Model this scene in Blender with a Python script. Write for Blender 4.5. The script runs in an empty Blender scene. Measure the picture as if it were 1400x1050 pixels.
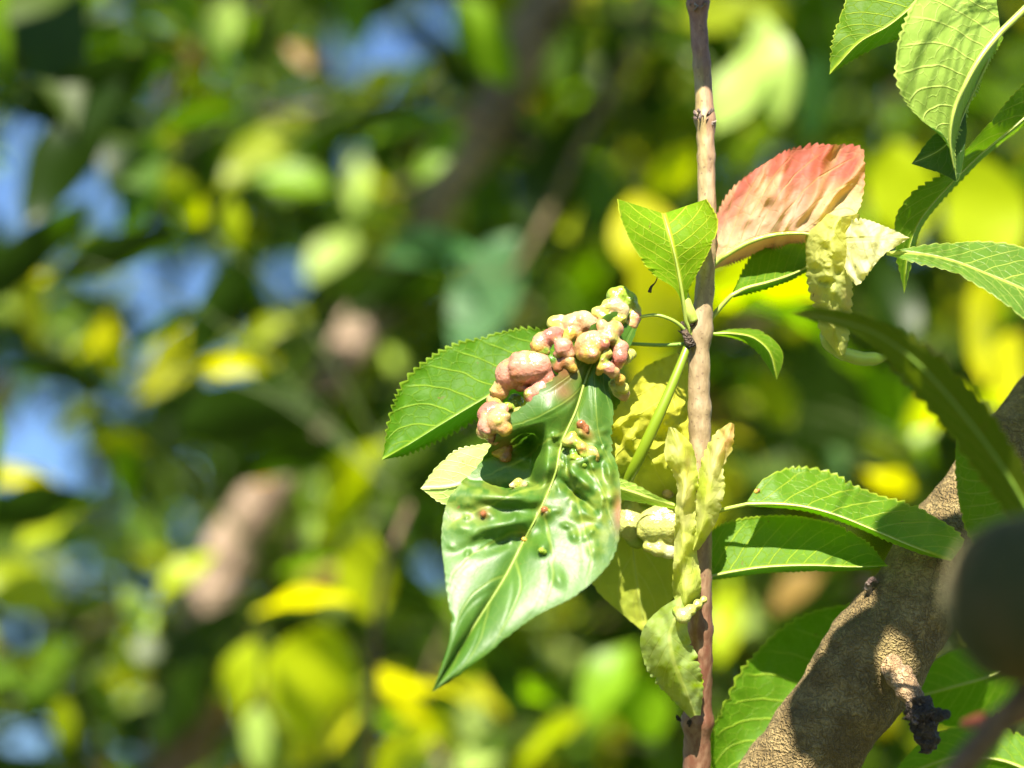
import bpy, bmesh, math, random
import numpy as np
from mathutils import Vector, Matrix, Quaternion
random.seed(7); RNG = np.random.default_rng(11)
scene = bpy.context.scene
col = scene.collection

# ------------------------------------------------------------------ camera
PITCH = math.radians(17.0)
CAM = np.array([0.0, 0.0, 1.50])
D = 0.60                       # focus distance, metres
WIDE = 0.26                    # width of the frame at that distance
K = WIDE / D
MM = WIDE * 1000 / 1400        # millimetres per photo pixel in the focus plane
RIGHT = np.array([1.0, 0.0, 0.0])
UP = np.array([0.0, -math.sin(PITCH), math.cos(PITCH)])
FWD = np.array([0.0, math.cos(PITCH), math.sin(PITCH)])
cam_data = bpy.data.cameras.new('camera')
cam = bpy.data.objects.new('camera', cam_data); col.objects.link(cam)
cam.location = CAM
cam.rotation_euler = (math.radians(90) + PITCH, 0, 0)
cam_data.sensor_width = 36
cam_data.lens = 36 * D / WIDE
cam_data.clip_start = 0.02; cam_data.clip_end = 3000
cam_data.dof.use_dof = True
cam_data.dof.focus_distance = D - 0.008
cam_data.dof.aperture_fstop = cam_data.lens / 16.0
scene.camera = cam

# ------------------------------------------------------------------ light
def unit(v):
    v = np.asarray(v, float); return v / np.linalg.norm(v)
S = unit(-0.07 * RIGHT + 0.80 * UP - 0.56 * FWD)      # towards the sun
SUN_EL = math.asin(S[2]); SUN_ROT = math.atan2(S[0], S[1])
world = bpy.data.worlds.new('World'); scene.world = world; world.use_nodes = True
wn = world.node_tree.nodes; wl = world.node_tree.links
sky = wn.new('ShaderNodeTexSky'); sky.sky_type = 'NISHITA'; sky.sun_disc = False
sky.sun_elevation = SUN_EL; sky.sun_rotation = SUN_ROT; sky.air_density = 1.0; sky.dust_density = 0.0; sky.ozone_density = 6.0
wl.new(sky.outputs[0], wn['Background'].inputs[0]); wn['Background'].inputs[1].default_value = 0.05
sun_data = bpy.data.lights.new('sun', 'SUN'); sun_data.energy = 5.0; sun_data.angle = math.radians(0.53)
sun_data.color = (1.0, 0.93, 0.78)
sun = bpy.data.objects.new('sun', sun_data); col.objects.link(sun)
sun.rotation_euler = Vector(S).to_track_quat('Z', 'Y').to_euler(); sun.location = (0, 0, 8)
scene.view_settings.view_transform = 'Standard'; scene.view_settings.look = 'None'
scene.view_settings.exposure = 1.98; scene.view_settings.gamma = 1.0
scene.view_settings.use_curve_mapping = False
scene.render.engine = 'CYCLES'
scene.cycles.use_denoising = True
scene.cycles.max_bounces = 5; scene.cycles.diffuse_bounces = 3; scene.cycles.glossy_bounces = 2; scene.cycles.transmission_bounces = 3
scene.cycles.adaptive_threshold = 0.02; scene.cycles.caustics_reflective = False; scene.cycles.caustics_refractive = False
scene.cycles.sample_clamp_indirect = 6

# ------------------------------------------------------------------ helpers
def W(a):
    """(photo px, photo py, millimetres behind the focus plane) -> world, any array shape (...,3)"""
    a = np.asarray(a, float)
    d = D + a[..., 2] / 1000.0
    x = (a[..., 0] - 700) / 1400 * K * d
    y = (525 - a[..., 1]) / 1400 * K * d
    return CAM + x[..., None] * RIGHT + y[..., None] * UP + d[..., None] * FWD
def proj(p):
    q = np.asarray(p, float) - CAM
    d = q @ FWD
    return np.stack([(q @ RIGHT) / d / K * 1400 + 700, 525 - (q @ UP) / d / K * 1400, (d - D) * 1000], -1)
def srgb(r, g, b):
    f = lambda c: (c / 255 / 12.92) if c / 255 <= 0.04045 else ((c / 255 + 0.055) / 1.055) ** 2.4
    return (f(r), f(g), f(b))
def spline(pts, n):
    """Catmull-Rom through pts (k,3), n samples evenly spaced along the chords"""
    p = np.asarray(pts, float)
    if len(p) == 2:
        t = np.linspace(0, 1, n)[:, None]; return p[0] * (1 - t) + p[1] * t
    seg = np.linalg.norm(np.diff(p[:, :2], axis=0), axis=1) + np.abs(np.diff(p[:, -1])) * 0.2 + 1e-9
    c = np.concatenate([[0], np.cumsum(seg)])
    m = np.zeros_like(p)
    m[1:-1] = (p[2:] - p[:-2]) / (c[2:] - c[:-2])[:, None]
    m[0] = (p[1] - p[0]) / seg[0]; m[-1] = (p[-1] - p[-2]) / seg[-1]
    t = np.linspace(0, c[-1], n)
    i = np.clip(np.searchsorted(c, t, side='right') - 1, 0, len(p) - 2)
    h = seg[i][:, None]; s = ((t - c[i]) / seg[i])[:, None]
    return ((2*s**3 - 3*s**2 + 1) * p[i] + (s**3 - 2*s**2 + s) * h * m[i] + (-2*s**3 + 3*s**2) * p[i+1] + (s**3 - s**2) * h * m[i+1])
def _hash(i, j, k):
    n = (i * 374761393 + j * 668265263 + k * 2147483647) & 0x7fffffff
    n = ((n ^ (n >> 13)) * 1274126177) & 0x7fffffff
    return ((n ^ (n >> 16)) & 0xffff) / 65535.0
def noise(x, y, z=0.0):
    x = np.asarray(x, float); y = np.asarray(y, float); z = np.asarray(z, float) + 0 * x
    i, j, k = np.floor(x).astype(np.int64), np.floor(y).astype(np.int64), np.floor(z).astype(np.int64)
    u, v, w = x - i, y - j, z - k
    u, v, w = u*u*(3-2*u), v*v*(3-2*v), w*w*(3-2*w)
    r = 0
    for a in (0, 1):
        for b in (0, 1):
            for c in (0, 1):
                r = r + _hash(i+a, j+b, k+c) * (u if a else 1-u) * (v if b else 1-v) * (w if c else 1-w)
    return r * 2 - 1
def fbm(x, y, z=0.0, o=3):
    r = 0; a = 1.0
    for n in range(o):
        r = r + a * noise(x * 2**n + 17.3 * n, y * 2**n + 5.1 * n, z * 2**n if not np.isscalar(z) else z * 2**n + n); a *= 0.5
    return r
def gauss(px, py, cx, cy, rx, ry=None, ang=0.0):
    ry = rx if ry is None else ry
    a = math.radians(ang); dx = px - cx; dy = py - cy
    X = dx * math.cos(a) + dy * math.sin(a); Y = -dx * math.sin(a) + dy * math.cos(a)
    return np.exp(-(X / rx) ** 2 - (Y / ry) ** 2)
def empty(name, loc, label=None, cat=None, group=None):
    o = bpy.data.objects.new(name, None); col.objects.link(o)
    o.location = loc; o.empty_display_size = 0.02
    tag(o, label, cat, group); return o
def tag(o, label=None, cat=None, group=None, kind=None):
    if label: o['label'] = label
    if cat: o['category'] = cat
    if group: o['group'] = group
    if kind: o['kind'] = kind
    return o
def origin_of(o):
    v = np.zeros(3)
    while o is not None:
        v = v + np.array(o.location); o = o.parent
    return v
def link(name, me, mat, parent=None):
    o = bpy.data.objects.new(name, me); col.objects.link(o)
    if mat is not None: me.materials.append(mat)
    if parent is not None: o.parent = parent
    return o
def mesh_obj(name, verts, faces, mat, parent=None, smooth=True):
    """world-space vertices; stored relative to the parent's origin"""
    v = np.asarray(verts, float).reshape(-1, 3)
    if parent is not None: v = v - origin_of(parent)
    me = bpy.data.meshes.new(name)
    me.from_pydata(v.tolist(), [], faces if isinstance(faces, list) else faces.tolist())
    if smooth: me.polygons.foreach_set('use_smooth', np.ones(len(me.polygons), bool))
    me.update()
    return link(name, me, mat, parent)
def grid_faces(nu, nv, flip=False):
    i, j = np.meshgrid(np.arange(nu - 1), np.arange(nv - 1), indexing='ij')
    a = (i * nv + j).ravel(); b = a + 1; c = a + nv + 1; d = a + nv
    return np.stack([a, d, c, b] if flip else [a, b, c, d], 1)
def tube_data(pts, radii, seg=12, rough=0.0, rough_scale=60.0, caps=True, seed=0.0):
    p = np.asarray(pts, float); n = len(p); r = np.asarray(radii, float) + np.zeros(n)
    t = np.gradient(p, axis=0); t /= np.linalg.norm(t, axis=1)[:, None] + 1e-12
    ref = np.array([0.3, 1.0, 0.2]) if abs(t[0] @ unit([0.3, 1, 0.2])) < 0.9 else np.array([1.0, 0, 0])
    nn = unit(np.cross(t[0], ref)); N = []
    for k in range(n):
        nn = nn - t[k] * (nn @ t[k]); nn = unit(nn); N.append(nn)
    N = np.array(N); B = np.cross(t, N)
    a = np.linspace(0, 2*math.pi, seg, endpoint=False)
    ring = N[:, None, :] * np.cos(a)[None, :, None] + B[:, None, :] * np.sin(a)[None, :, None]
    q = p[:, None, :] + ring * r[:, None, None]
    if rough:
        f = fbm(q[..., 0]*rough_scale + seed, q[..., 1]*rough_scale, q[..., 2]*rough_scale, 3)
        q = q + ring * (f * rough)[..., None]
    verts = q.reshape(-1, 3)
    i, j = np.meshgrid(np.arange(n - 1), np.arange(seg), indexing='ij')
    A = (i*seg + j).ravel(); Bx = (i*seg + (j+1) % seg).ravel()
    faces = np.stack([A, Bx, Bx + seg, A + seg], 1).tolist()
    if caps:
        faces.append(list(range(seg))[::-1]); faces.append([(n-1)*seg + k for k in range(seg)])
    return verts, faces
def tube(name, pts, radii, mat, parent, seg=12, n=None, **kw):
    pts = np.asarray(pts, float)
    if n:
        radii = np.interp(np.linspace(0, 1, n), np.linspace(0, 1, len(pts)), np.asarray(radii, float) + np.zeros(len(pts)))
        pts = spline(pts, n)
    v, f = tube_data(pts, radii, seg, **kw)
    return mesh_obj(name, v, f, mat, parent)
def set_colors(o, rgb):
    at = o.data.color_attributes.new('tint', 'FLOAT_COLOR', 'POINT')
    rgba = np.ones((len(o.data.vertices), 4)); rgba[:, :3] = rgb
    at.data.foreach_set('color', rgba.ravel())

# ------------------------------------------------------------------ materials
class G:
    def __init__(s, name):
        s.mat = bpy.data.materials.new(name); s.mat.use_nodes = True
        s.t = s.mat.node_tree; s.n = s.t.nodes
        s.out = s.n['Material Output']; s.p = s.n['Principled BSDF']
    def node(s, typ, **kw):
        x = s.n.new(typ)
        for k, v in kw.items(): setattr(x, k, v)
        return x
    def put(s, sock, v):
        if isinstance(v, bpy.types.NodeSocket): s.t.links.new(v, sock)
        elif isinstance(v, (tuple, list)) and len(v) == 3 and sock.type == 'RGBA': sock.default_value = (*v, 1)
        else: sock.default_value = v
    def m(s, op, a, b=0.0, c=0.0, clamp=False):
        x = s.node('ShaderNodeMath', operation=op, use_clamp=clamp)
        for k, v in enumerate((a, b, c)): s.put(x.inputs[k], v)
        return x.outputs[0]
    def step(s, x, lo, hi, a=0.0, b=1.0):
        r = s.node('ShaderNodeMapRange', interpolation_type='SMOOTHSTEP')
        for k, v in enumerate((x, lo, hi, a, b)): s.put(r.inputs[k], v)
        return r.outputs[0]
    def mix(s, f, a, b, mode='MIX'):
        r = s.node('ShaderNodeMix', data_type='RGBA', blend_type=mode)
        s.put(r.inputs[0], f); s.put(r.inputs[6], a); s.put(r.inputs[7], b)
        return r.outputs[2]
    def noise(s, vec, scale, detail=3.0, rough=0.55):
        r = s.node('ShaderNodeTexNoise'); s.put(r.inputs['Scale'], scale); s.put(r.inputs['Detail'], detail); s.put(r.inputs['Roughness'], rough)
        if vec is not None: s.put(r.inputs['Vector'], vec)
        return r.outputs[0]
    def bump(s, h, strength, dist, normal=None):
        b = s.node('ShaderNodeBump'); s.put(b.inputs['Height'], h); b.inputs['Strength'].default_value = strength; b.inputs['Distance'].default_value = dist
        if normal is not None: s.put(b.inputs['Normal'], normal)
        return b.outputs[0]
    def coords(s, scale=(1, 1, 1)):
        c = s.node('ShaderNodeTexCoord'); mp = s.node('ShaderNodeMapping'); mp.inputs['Scale'].default_value = scale
        s.t.links.new(c.outputs['Object'], mp.inputs[0]); return mp.outputs[0]

def leaf_material(name, top, under, through, vein, tw=0.42, rough=0.33, spec=0.5, tint=False, veins=10, net=0.5, bumps=1.0, under_rough=0.55, sheen=0.0):
    """two-sided leaf: glossy upper face, matt paler underside, light passing through; pinnate veins and a fine net from the leaf's own length/width coordinates"""
    g = G(name)
    uv = g.node('ShaderNodeUVMap', uv_map='UVMap').outputs[0]
    sx = g.node('ShaderNodeSeparateXYZ'); g.put(sx.inputs[0], uv); u, v2 = sx.outputs[0], sx.outputs[1]
    v = g.m('MULTIPLY_ADD', v2, 2.0, -1.0); av = g.m('ABSOLUTE', v)
    met = g.node('ShaderNodeUVMap', uv_map='metric').outputs[0]
    wob = g.noise(met, 90.0, 2.0)
    side = g.m('MULTIPLY', g.m('SIGN', v), 0.23)
    lean = g.m('MULTIPLY', g.m('POWER', av, 1.2), 0.22)
    ph = g.m('MULTIPLY', g.m('SUBTRACT', g.m('ADD', u, g.m('MULTIPLY', wob, 0.055)), lean), float(veins))
    ph = g.m('ADD', ph, side)
    tri = g.m('ABSOLUTE', g.m('SUBTRACT', g.m('FRACT', ph), 0.5))
    sec = g.m('MULTIPLY', g.step(tri, 0.01, 0.065, 1.0, 0.0), g.step(av, 0.75, 0.97, 1.0, 0.15))
    vo = g.node('ShaderNodeTexVoronoi', feature='DISTANCE_TO_EDGE', voronoi_dimensions='2D')
    g.put(vo.inputs['Scale'], 330.0)
    warp = g.node('ShaderNodeVectorMath', operation='ADD'); g.put(warp.inputs[0], met)
    wv = g.node('ShaderNodeTexNoise'); g.put(wv.inputs['Scale'], 300.0); g.put(wv.inputs['Vector'], met)
    sc = g.node('ShaderNodeVectorMath', operation='SCALE'); g.put(sc.inputs[0], wv.outputs[1]); sc.inputs['Scale'].default_value = 0.0025
    g.put(warp.inputs[1], sc.outputs[0]); g.put(vo.inputs['Vector'], warp.outputs[0])
    netm = g.step(vo.outputs['Distance'], 0.0, 0.06, net * 0.7, 0.0)
    sm = g.node('ShaderNodeSeparateXYZ'); g.put(sm.inputs[0], met)
    mid = g.step(g.m('ABSOLUTE', sm.outputs[1]), 0.0003, 0.0009, 1.0, 0.0)
    mask = g.m('MAXIMUM', g.m('MAXIMUM', g.m('MULTIPLY', sec, 0.9), netm), mid)
    mask = g.m('MAXIMUM', mask, g.step(av, 0.955, 0.985, 0.0, 0.0 if tint else 0.9))
    patch = g.noise(met, 120.0, 4.0, 0.6)
    fine = g.noise(met, 900.0, 2.0, 0.6)
    var = g.m('MULTIPLY_ADD', patch, 0.55, 0.72)
    if tint:
        at = g.node('ShaderNodeAttribute', attribute_name='tint').outputs['Color']
        topc, undc, thr = at, g.mix(0.25, at, under), g.mix(0.35, at, through)
        topc = g.mix(g.m('MULTIPLY', mask, tint), topc, vein); undc = g.mix(g.m('MULTIPLY', mask, tint), undc, vein)
        thr = g.mix(g.m('MULTIPLY', mask, 0.25), thr, vein)
    else:
        oc = g.node('ShaderNodeObjectInfo').outputs['Color']
        topc = g.mix(g.m('MULTIPLY', mask, 0.55), top, vein); undc = g.mix(g.m('MULTIPLY', mask, 0.75), under, vein)
        thr = g.mix(g.m('MULTIPLY', mask, 0.7), through, vein)
        topc = g.mix(1.0, topc, oc, 'MULTIPLY'); undc = g.mix(1.0, undc, oc, 'MULTIPLY'); thr = g.mix(1.0, thr, oc, 'MULTIPLY')
    bf = g.node('ShaderNodeNewGeometry').outputs['Backfacing']
    base = g.mix(bf, topc, undc)
    hv = g.node('ShaderNodeHueSaturation'); g.put(hv.inputs['Value'], var); g.put(hv.inputs['Color'], base); base = hv.outputs[0]
    spot = g.m('MULTIPLY', g.step(g.noise(met, 260.0, 3.0, 0.6), 0.68, 0.74), 0.8)
    base = g.mix(spot, base, (0.16, 0.09, 0.025)); thr = g.mix(spot, thr, (0.10, 0.05, 0.01))
    hgt = g.m('ADD', g.m('MULTIPLY', mask, -0.8 * min(1.0, bumps)), g.m('ADD', g.m('MULTIPLY', patch, 0.8 * bumps), g.m('MULTIPLY', fine, 0.3)))
    nrm = g.bump(hgt, 0.55 * min(1.0, bumps), 0.0006)
    g.put(g.p.inputs['Base Color'], base); g.put(g.p.inputs['Normal'], nrm)
    g.put(g.p.inputs['Roughness'], g.m('MULTIPLY_ADD', bf, under_rough - rough, g.m('MULTIPLY_ADD', fine, 0.12, rough - 0.06)))
    g.put(g.p.inputs['Specular IOR Level'], g.m('MULTIPLY_ADD', bf, 0.2 - spec, spec))
    g.p.inputs['Sheen Weight'].default_value = sheen
    tr = g.node('ShaderNodeBsdfTranslucent'); g.put(tr.inputs['Color'], thr)
    mx = g.node('ShaderNodeMixShader'); mx.inputs[0].default_value = tw
    g.put(mx.inputs[1], g.p.outputs[0]); g.put(mx.inputs[2], tr.outputs[0])
    g.put(g.out.inputs['Surface'], mx.outputs[0])
    return g.mat

def far_leaf_material(name, tinted):
    g = G(name)
    if tinted: c = g.node('ShaderNodeAttribute', attribute_name='tint').outputs['Color']
    else: c = g.node('ShaderNodeObjectInfo').outputs['Color']
    bf = g.node('ShaderNodeNewGeometry').outputs['Backfacing']
    n = g.noise(g.coords(), 60.0, 3.0)
    base = g.mix(bf, c, g.mix(0.2, c, (0.16, 0.24, 0.02)))
    hv = g.node('ShaderNodeHueSaturation'); g.put(hv.inputs['Value'], g.m('MULTIPLY_ADD', n, 0.7, 0.65)); g.put(hv.inputs['Color'], base)
    g.put(g.p.inputs['Base Color'], hv.outputs[0]); g.p.inputs['Roughness'].default_value = 0.42
    g.p.inputs['Specular IOR Level'].default_value = 0.25
    th = g.node('ShaderNodeHueSaturation'); g.put(th.inputs['Color'], c); th.inputs['Saturation'].default_value = 1.15; th.inputs['Value'].default_value = 3.3
    tr = g.node('ShaderNodeBsdfTranslucent'); g.put(tr.inputs['Color'], th.outputs[0])
    mx = g.node('ShaderNodeMixShader'); mx.inputs[0].default_value = 0.42
    g.put(mx.inputs[1], g.p.outputs[0]); g.put(mx.inputs[2], tr.outputs[0]); g.put(g.out.inputs['Surface'], mx.outputs[0])
    return g.mat

def bark_material(name, c1, c2, c3, scale=1.0, rough=0.85, bump=0.8, stretch=(1, 1, 1), dist=0.0015):
    g = G(name); co = g.coords(stretch)
    a = g.noise(co, 90 * scale, 5.0, 0.65); b = g.noise(co, 380 * scale, 4.0, 0.7); big = g.noise(co, 18 * scale, 3.0)
    w = g.node('ShaderNodeTexWave', wave_type='BANDS', bands_direction='DIAGONAL'); g.put(w.inputs['Vector'], co); g.put(w.inputs['Scale'], 140.0 * scale)
    g.put(w.inputs['Distortion'], 14.0); g.put(w.inputs['Detail'], 3.0); g.put(w.inputs['Detail Scale'], 2.2)
    f1 = g.step(a, 0.38, 0.66); c = g.mix(f1, c1, c2); c = g.mix(g.m('MULTIPLY', g.step(big, 0.5, 0.72), 0.55), c, c3)
    c = g.mix(g.m('MULTIPLY', g.step(w.outputs[1], 0.0, 0.35, 1.0, 0.0), 0.5), c, tuple(x * 0.4 for x in c1))
    g.put(g.p.inputs['Base Color'], c); g.p.inputs['Roughness'].default_value = rough
    h = g.m('ADD', g.m('MULTIPLY', w.outputs[1], 0.6), g.m('ADD', a, g.m('MULTIPLY', b, 0.6)))
    g.put(g.p.inputs['Normal'], g.bump(h, bump, dist))
    return g.mat

GREEN_VEIN = (0.30, 0.40, 0.09)
M_leaf = leaf_material('leaf_green', (0.045, 0.105, 0.005), (0.080, 0.165, 0.005), (0.24, 0.50, 0.002), (0.33, 0.42, 0.03), tw=0.44, rough=0.42, spec=0.4)
M_fresh = leaf_material('leaf_fresh_green', (0.085, 0.19, 0.006), (0.12, 0.25, 0.006), (0.36, 0.68, 0.002), (0.50, 0.60, 0.05), tw=0.50, rough=0.45, veins=9, spec=0.4)
M_main = leaf_material('leaf_glossy_blistered', (0.035, 0.11, 0.02), (0.1, 0.2, 0.06), (0.2, 0.5, 0.02), (0.36, 0.42, 0.06), tw=0.22, rough=0.47, spec=0.5, tint=0.24, veins=8, net=0.35, bumps=0.5)
M_sick = leaf_material('leaf_diseased', (0.4, 0.4, 0.1), (0.55, 0.55, 0.12), (0.80, 0.80, 0.04), (0.66, 0.66, 0.16), tw=0.52, rough=0.6, spec=0.3, tint=0.22, veins=9, net=0.35, bumps=1.0)
M_pale = leaf_material('leaf_pale_underside', (0.05, 0.13, 0.03), (0.24, 0.34, 0.07), (0.34, 0.60, 0.02), (0.48, 0.56, 0.15), tw=0.35, rough=0.4)
M_bgleaf = far_leaf_material('leaf_behind', False)
M_foliage = far_leaf_material('foliage_behind', True)
M_rib = G('leaf_rib'); M_rib.p.inputs['Base Color'].default_value = (0.34, 0.42, 0.08, 1); M_rib.p.inputs['Roughness'].default_value = 0.4
M_rib.p.inputs['Subsurface Weight'].default_value = 0.25; M_rib.p.inputs['Subsurface Radius'].default_value = (0.002, 0.003, 0.0005); M_rib = M_rib.mat
M_ribdark = G('leaf_stalk_green'); M_ribdark.p.inputs['Base Color'].default_value = (0.15, 0.26, 0.03, 1); M_ribdark.p.inputs['Roughness'].default_value = 0.4; M_ribdark = M_ribdark.mat
M_midgreen = G('leaf_rib_green'); M_midgreen.p.inputs['Base Color'].default_value = (0.22, 0.30, 0.05, 1); M_midgreen.p.inputs['Roughness'].default_value = 0.45; M_midgreen = M_midgreen.mat
M_petiole = G('leaf_stalk_behind'); M_petiole.p.inputs['Base Color'].default_value = (0.05, 0.075, 0.012, 1); M_petiole.p.inputs['Roughness'].default_value = 0.6; M_petiole = M_petiole.mat
M_stalk = G('thick_leaf_stalk'); M_stalk.p.inputs['Base Color'].default_value = (0.15, 0.22, 0.008, 1); M_stalk.p.inputs['Roughness'].default_value = 0.4; M_stalk = M_stalk.mat
M_bark = bark_material('bark_branch', (0.17, 0.115, 0.040), (0.33, 0.24, 0.10), (0.25, 0.19, 0.06), 1.7, 0.85, 1.0, dist=0.0016)
M_torn = bark_material('bark_torn_pale', (0.34, 0.21, 0.11), (0.62, 0.50, 0.36), (0.50, 0.30, 0.12), 1.8, 0.8, 1.0, dist=0.0016)
M_bark_far = bark_material('bark_limb', (0.13, 0.085, 0.055), (0.36, 0.26, 0.19), (0.24, 0.17, 0.12), 0.3, 0.9, 0.8, dist=0.004)
M_twig_far = bark_material('bark_thin_twig', (0.10, 0.06, 0.035), (0.19, 0.12, 0.07), (0.12, 0.12, 0.04), 0.6, 0.8, 0.5)
M_dark = bark_material('bark_blackened', (0.02, 0.014, 0.010), (0.075, 0.045, 0.025), (0.13, 0.08, 0.045), 1.6, 0.6, 1.0)

def stem_material():
    g = G('bark_shoot'); co = g.coords((1, 1, 0.25)); at = g.node('ShaderNodeAttribute', attribute_name='tint').outputs['Color']
    a = g.noise(co, 500, 4.0, 0.65); b = g.noise(co, 130, 3.0)
    sp = g.noise(g.coords(), 900, 2.0)
    c = g.mix(g.step(a, 0.35, 0.7), g.mix(0.30, at, (0.10, 0.045, 0.03)), g.mix(0.18, at, (0.60, 0.46, 0.30)))
    c = g.mix(g.m('MULTIPLY', g.step(sp, 0.62, 0.70), 0.6), c, (0.08, 0.04, 0.03))
    g.put(g.p.inputs['Base Color'], c); g.p.inputs['Roughness'].default_value = 0.5
    g.put(g.p.inputs['Normal'], g.bump(g.m('ADD', a, b), 0.5, 0.0005)); return g.mat
M_stem = stem_material()
def gall_material():
    g = G('gall_tissue'); at = g.node('ShaderNodeAttribute', attribute_name='tint').outputs['Color']
    n = g.noise(g.coords(), 420, 3.0, 0.6); f = g.noise(g.coords(), 1500, 2.0)
    hv = g.node('ShaderNodeHueSaturation'); g.put(hv.inputs['Value'], g.m('MULTIPLY_ADD', n, 0.7, 0.62)); g.put(hv.inputs['Color'], at)
    c = g.mix(g.m('MULTIPLY', g.step(f, 0.66, 0.74), 0.35), hv.outputs[0], (0.22, 0.08, 0.04))
    g.put(g.p.inputs['Base Color'], c); g.put(g.p.inputs['Roughness'], g.m('MULTIPLY_ADD', n, 0.32, 0.05))
    g.p.inputs['Subsurface Weight'].default_value = 0.35; g.p.inputs['Subsurface Radius'].default_value = (0.0025, 0.0015, 0.0007); g.p.inputs['Subsurface Scale'].default_value = 1.0
    g.put(g.p.inputs['Normal'], g.bump(g.m('ADD', n, g.m('MULTIPLY', f, 0.5)), 0.55, 0.0008))
    return g.mat
M_gall = gall_material()
def fruit_material():
    g = G('peach_skin'); n = g.noise(g.coords(), 60, 4.0); f = g.noise(g.coords(), 2500, 2.0)
    c = g.mix(g.step(n, 0.35, 0.7), (0.050, 0.052, 0.020), (0.10, 0.070, 0.030)); c = g.mix(g.m('MULTIPLY', g.step(n, 0.55, 0.8), 0.5), c, (0.07, 0.016, 0.010))
    g.put(g.p.inputs['Base Color'], c); g.p.inputs['Roughness'].default_value = 0.75; g.p.inputs['Specular IOR Level'].default_value = 0.04
    g.p.inputs['Sheen Weight'].default_value = 0.08; g.p.inputs['Sheen Roughness'].default_value = 0.4; g.p.inputs['Sheen Tint'].default_value = (0.85, 0.9, 0.75, 1)
    g.put(g.p.inputs['Normal'], g.bump(f, 0.4, 0.0006)); return g.mat
M_fruit = fruit_material()
def ground_material():
    g = G('orchard_ground'); n = g.noise(g.coords(), 3.0, 6.0, 0.7); k = g.noise(g.coords(), 40.0, 4.0, 0.7)
    c = g.mix(g.step(n, 0.4, 0.6), (0.05, 0.09, 0.02), (0.15, 0.12, 0.06)); c = g.mix(g.m('MULTIPLY', k, 0.5), c, (0.10, 0.13, 0.04))
    g.put(g.p.inputs['Base Color'], c); g.p.inputs['Roughness'].default_value = 0.95; g.put(g.p.inputs['Normal'], g.bump(k, 0.8, 0.03)); return g.mat

# ------------------------------------------------------------------ the ground
n = 60
gx = np.sign(np.linspace(-1, 1, n)) * np.abs(np.linspace(-1, 1, n)) ** 4 * 600
X, Y = np.meshgrid(gx, gx, indexing='ij')
Z = fbm(X * 0.6, Y * 0.6) * 0.03 - 0.02
tag(mesh_obj('ground', np.stack([X, Y, Z], -1), grid_faces(n, n, True), ground_material()), kind='structure')

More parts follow.
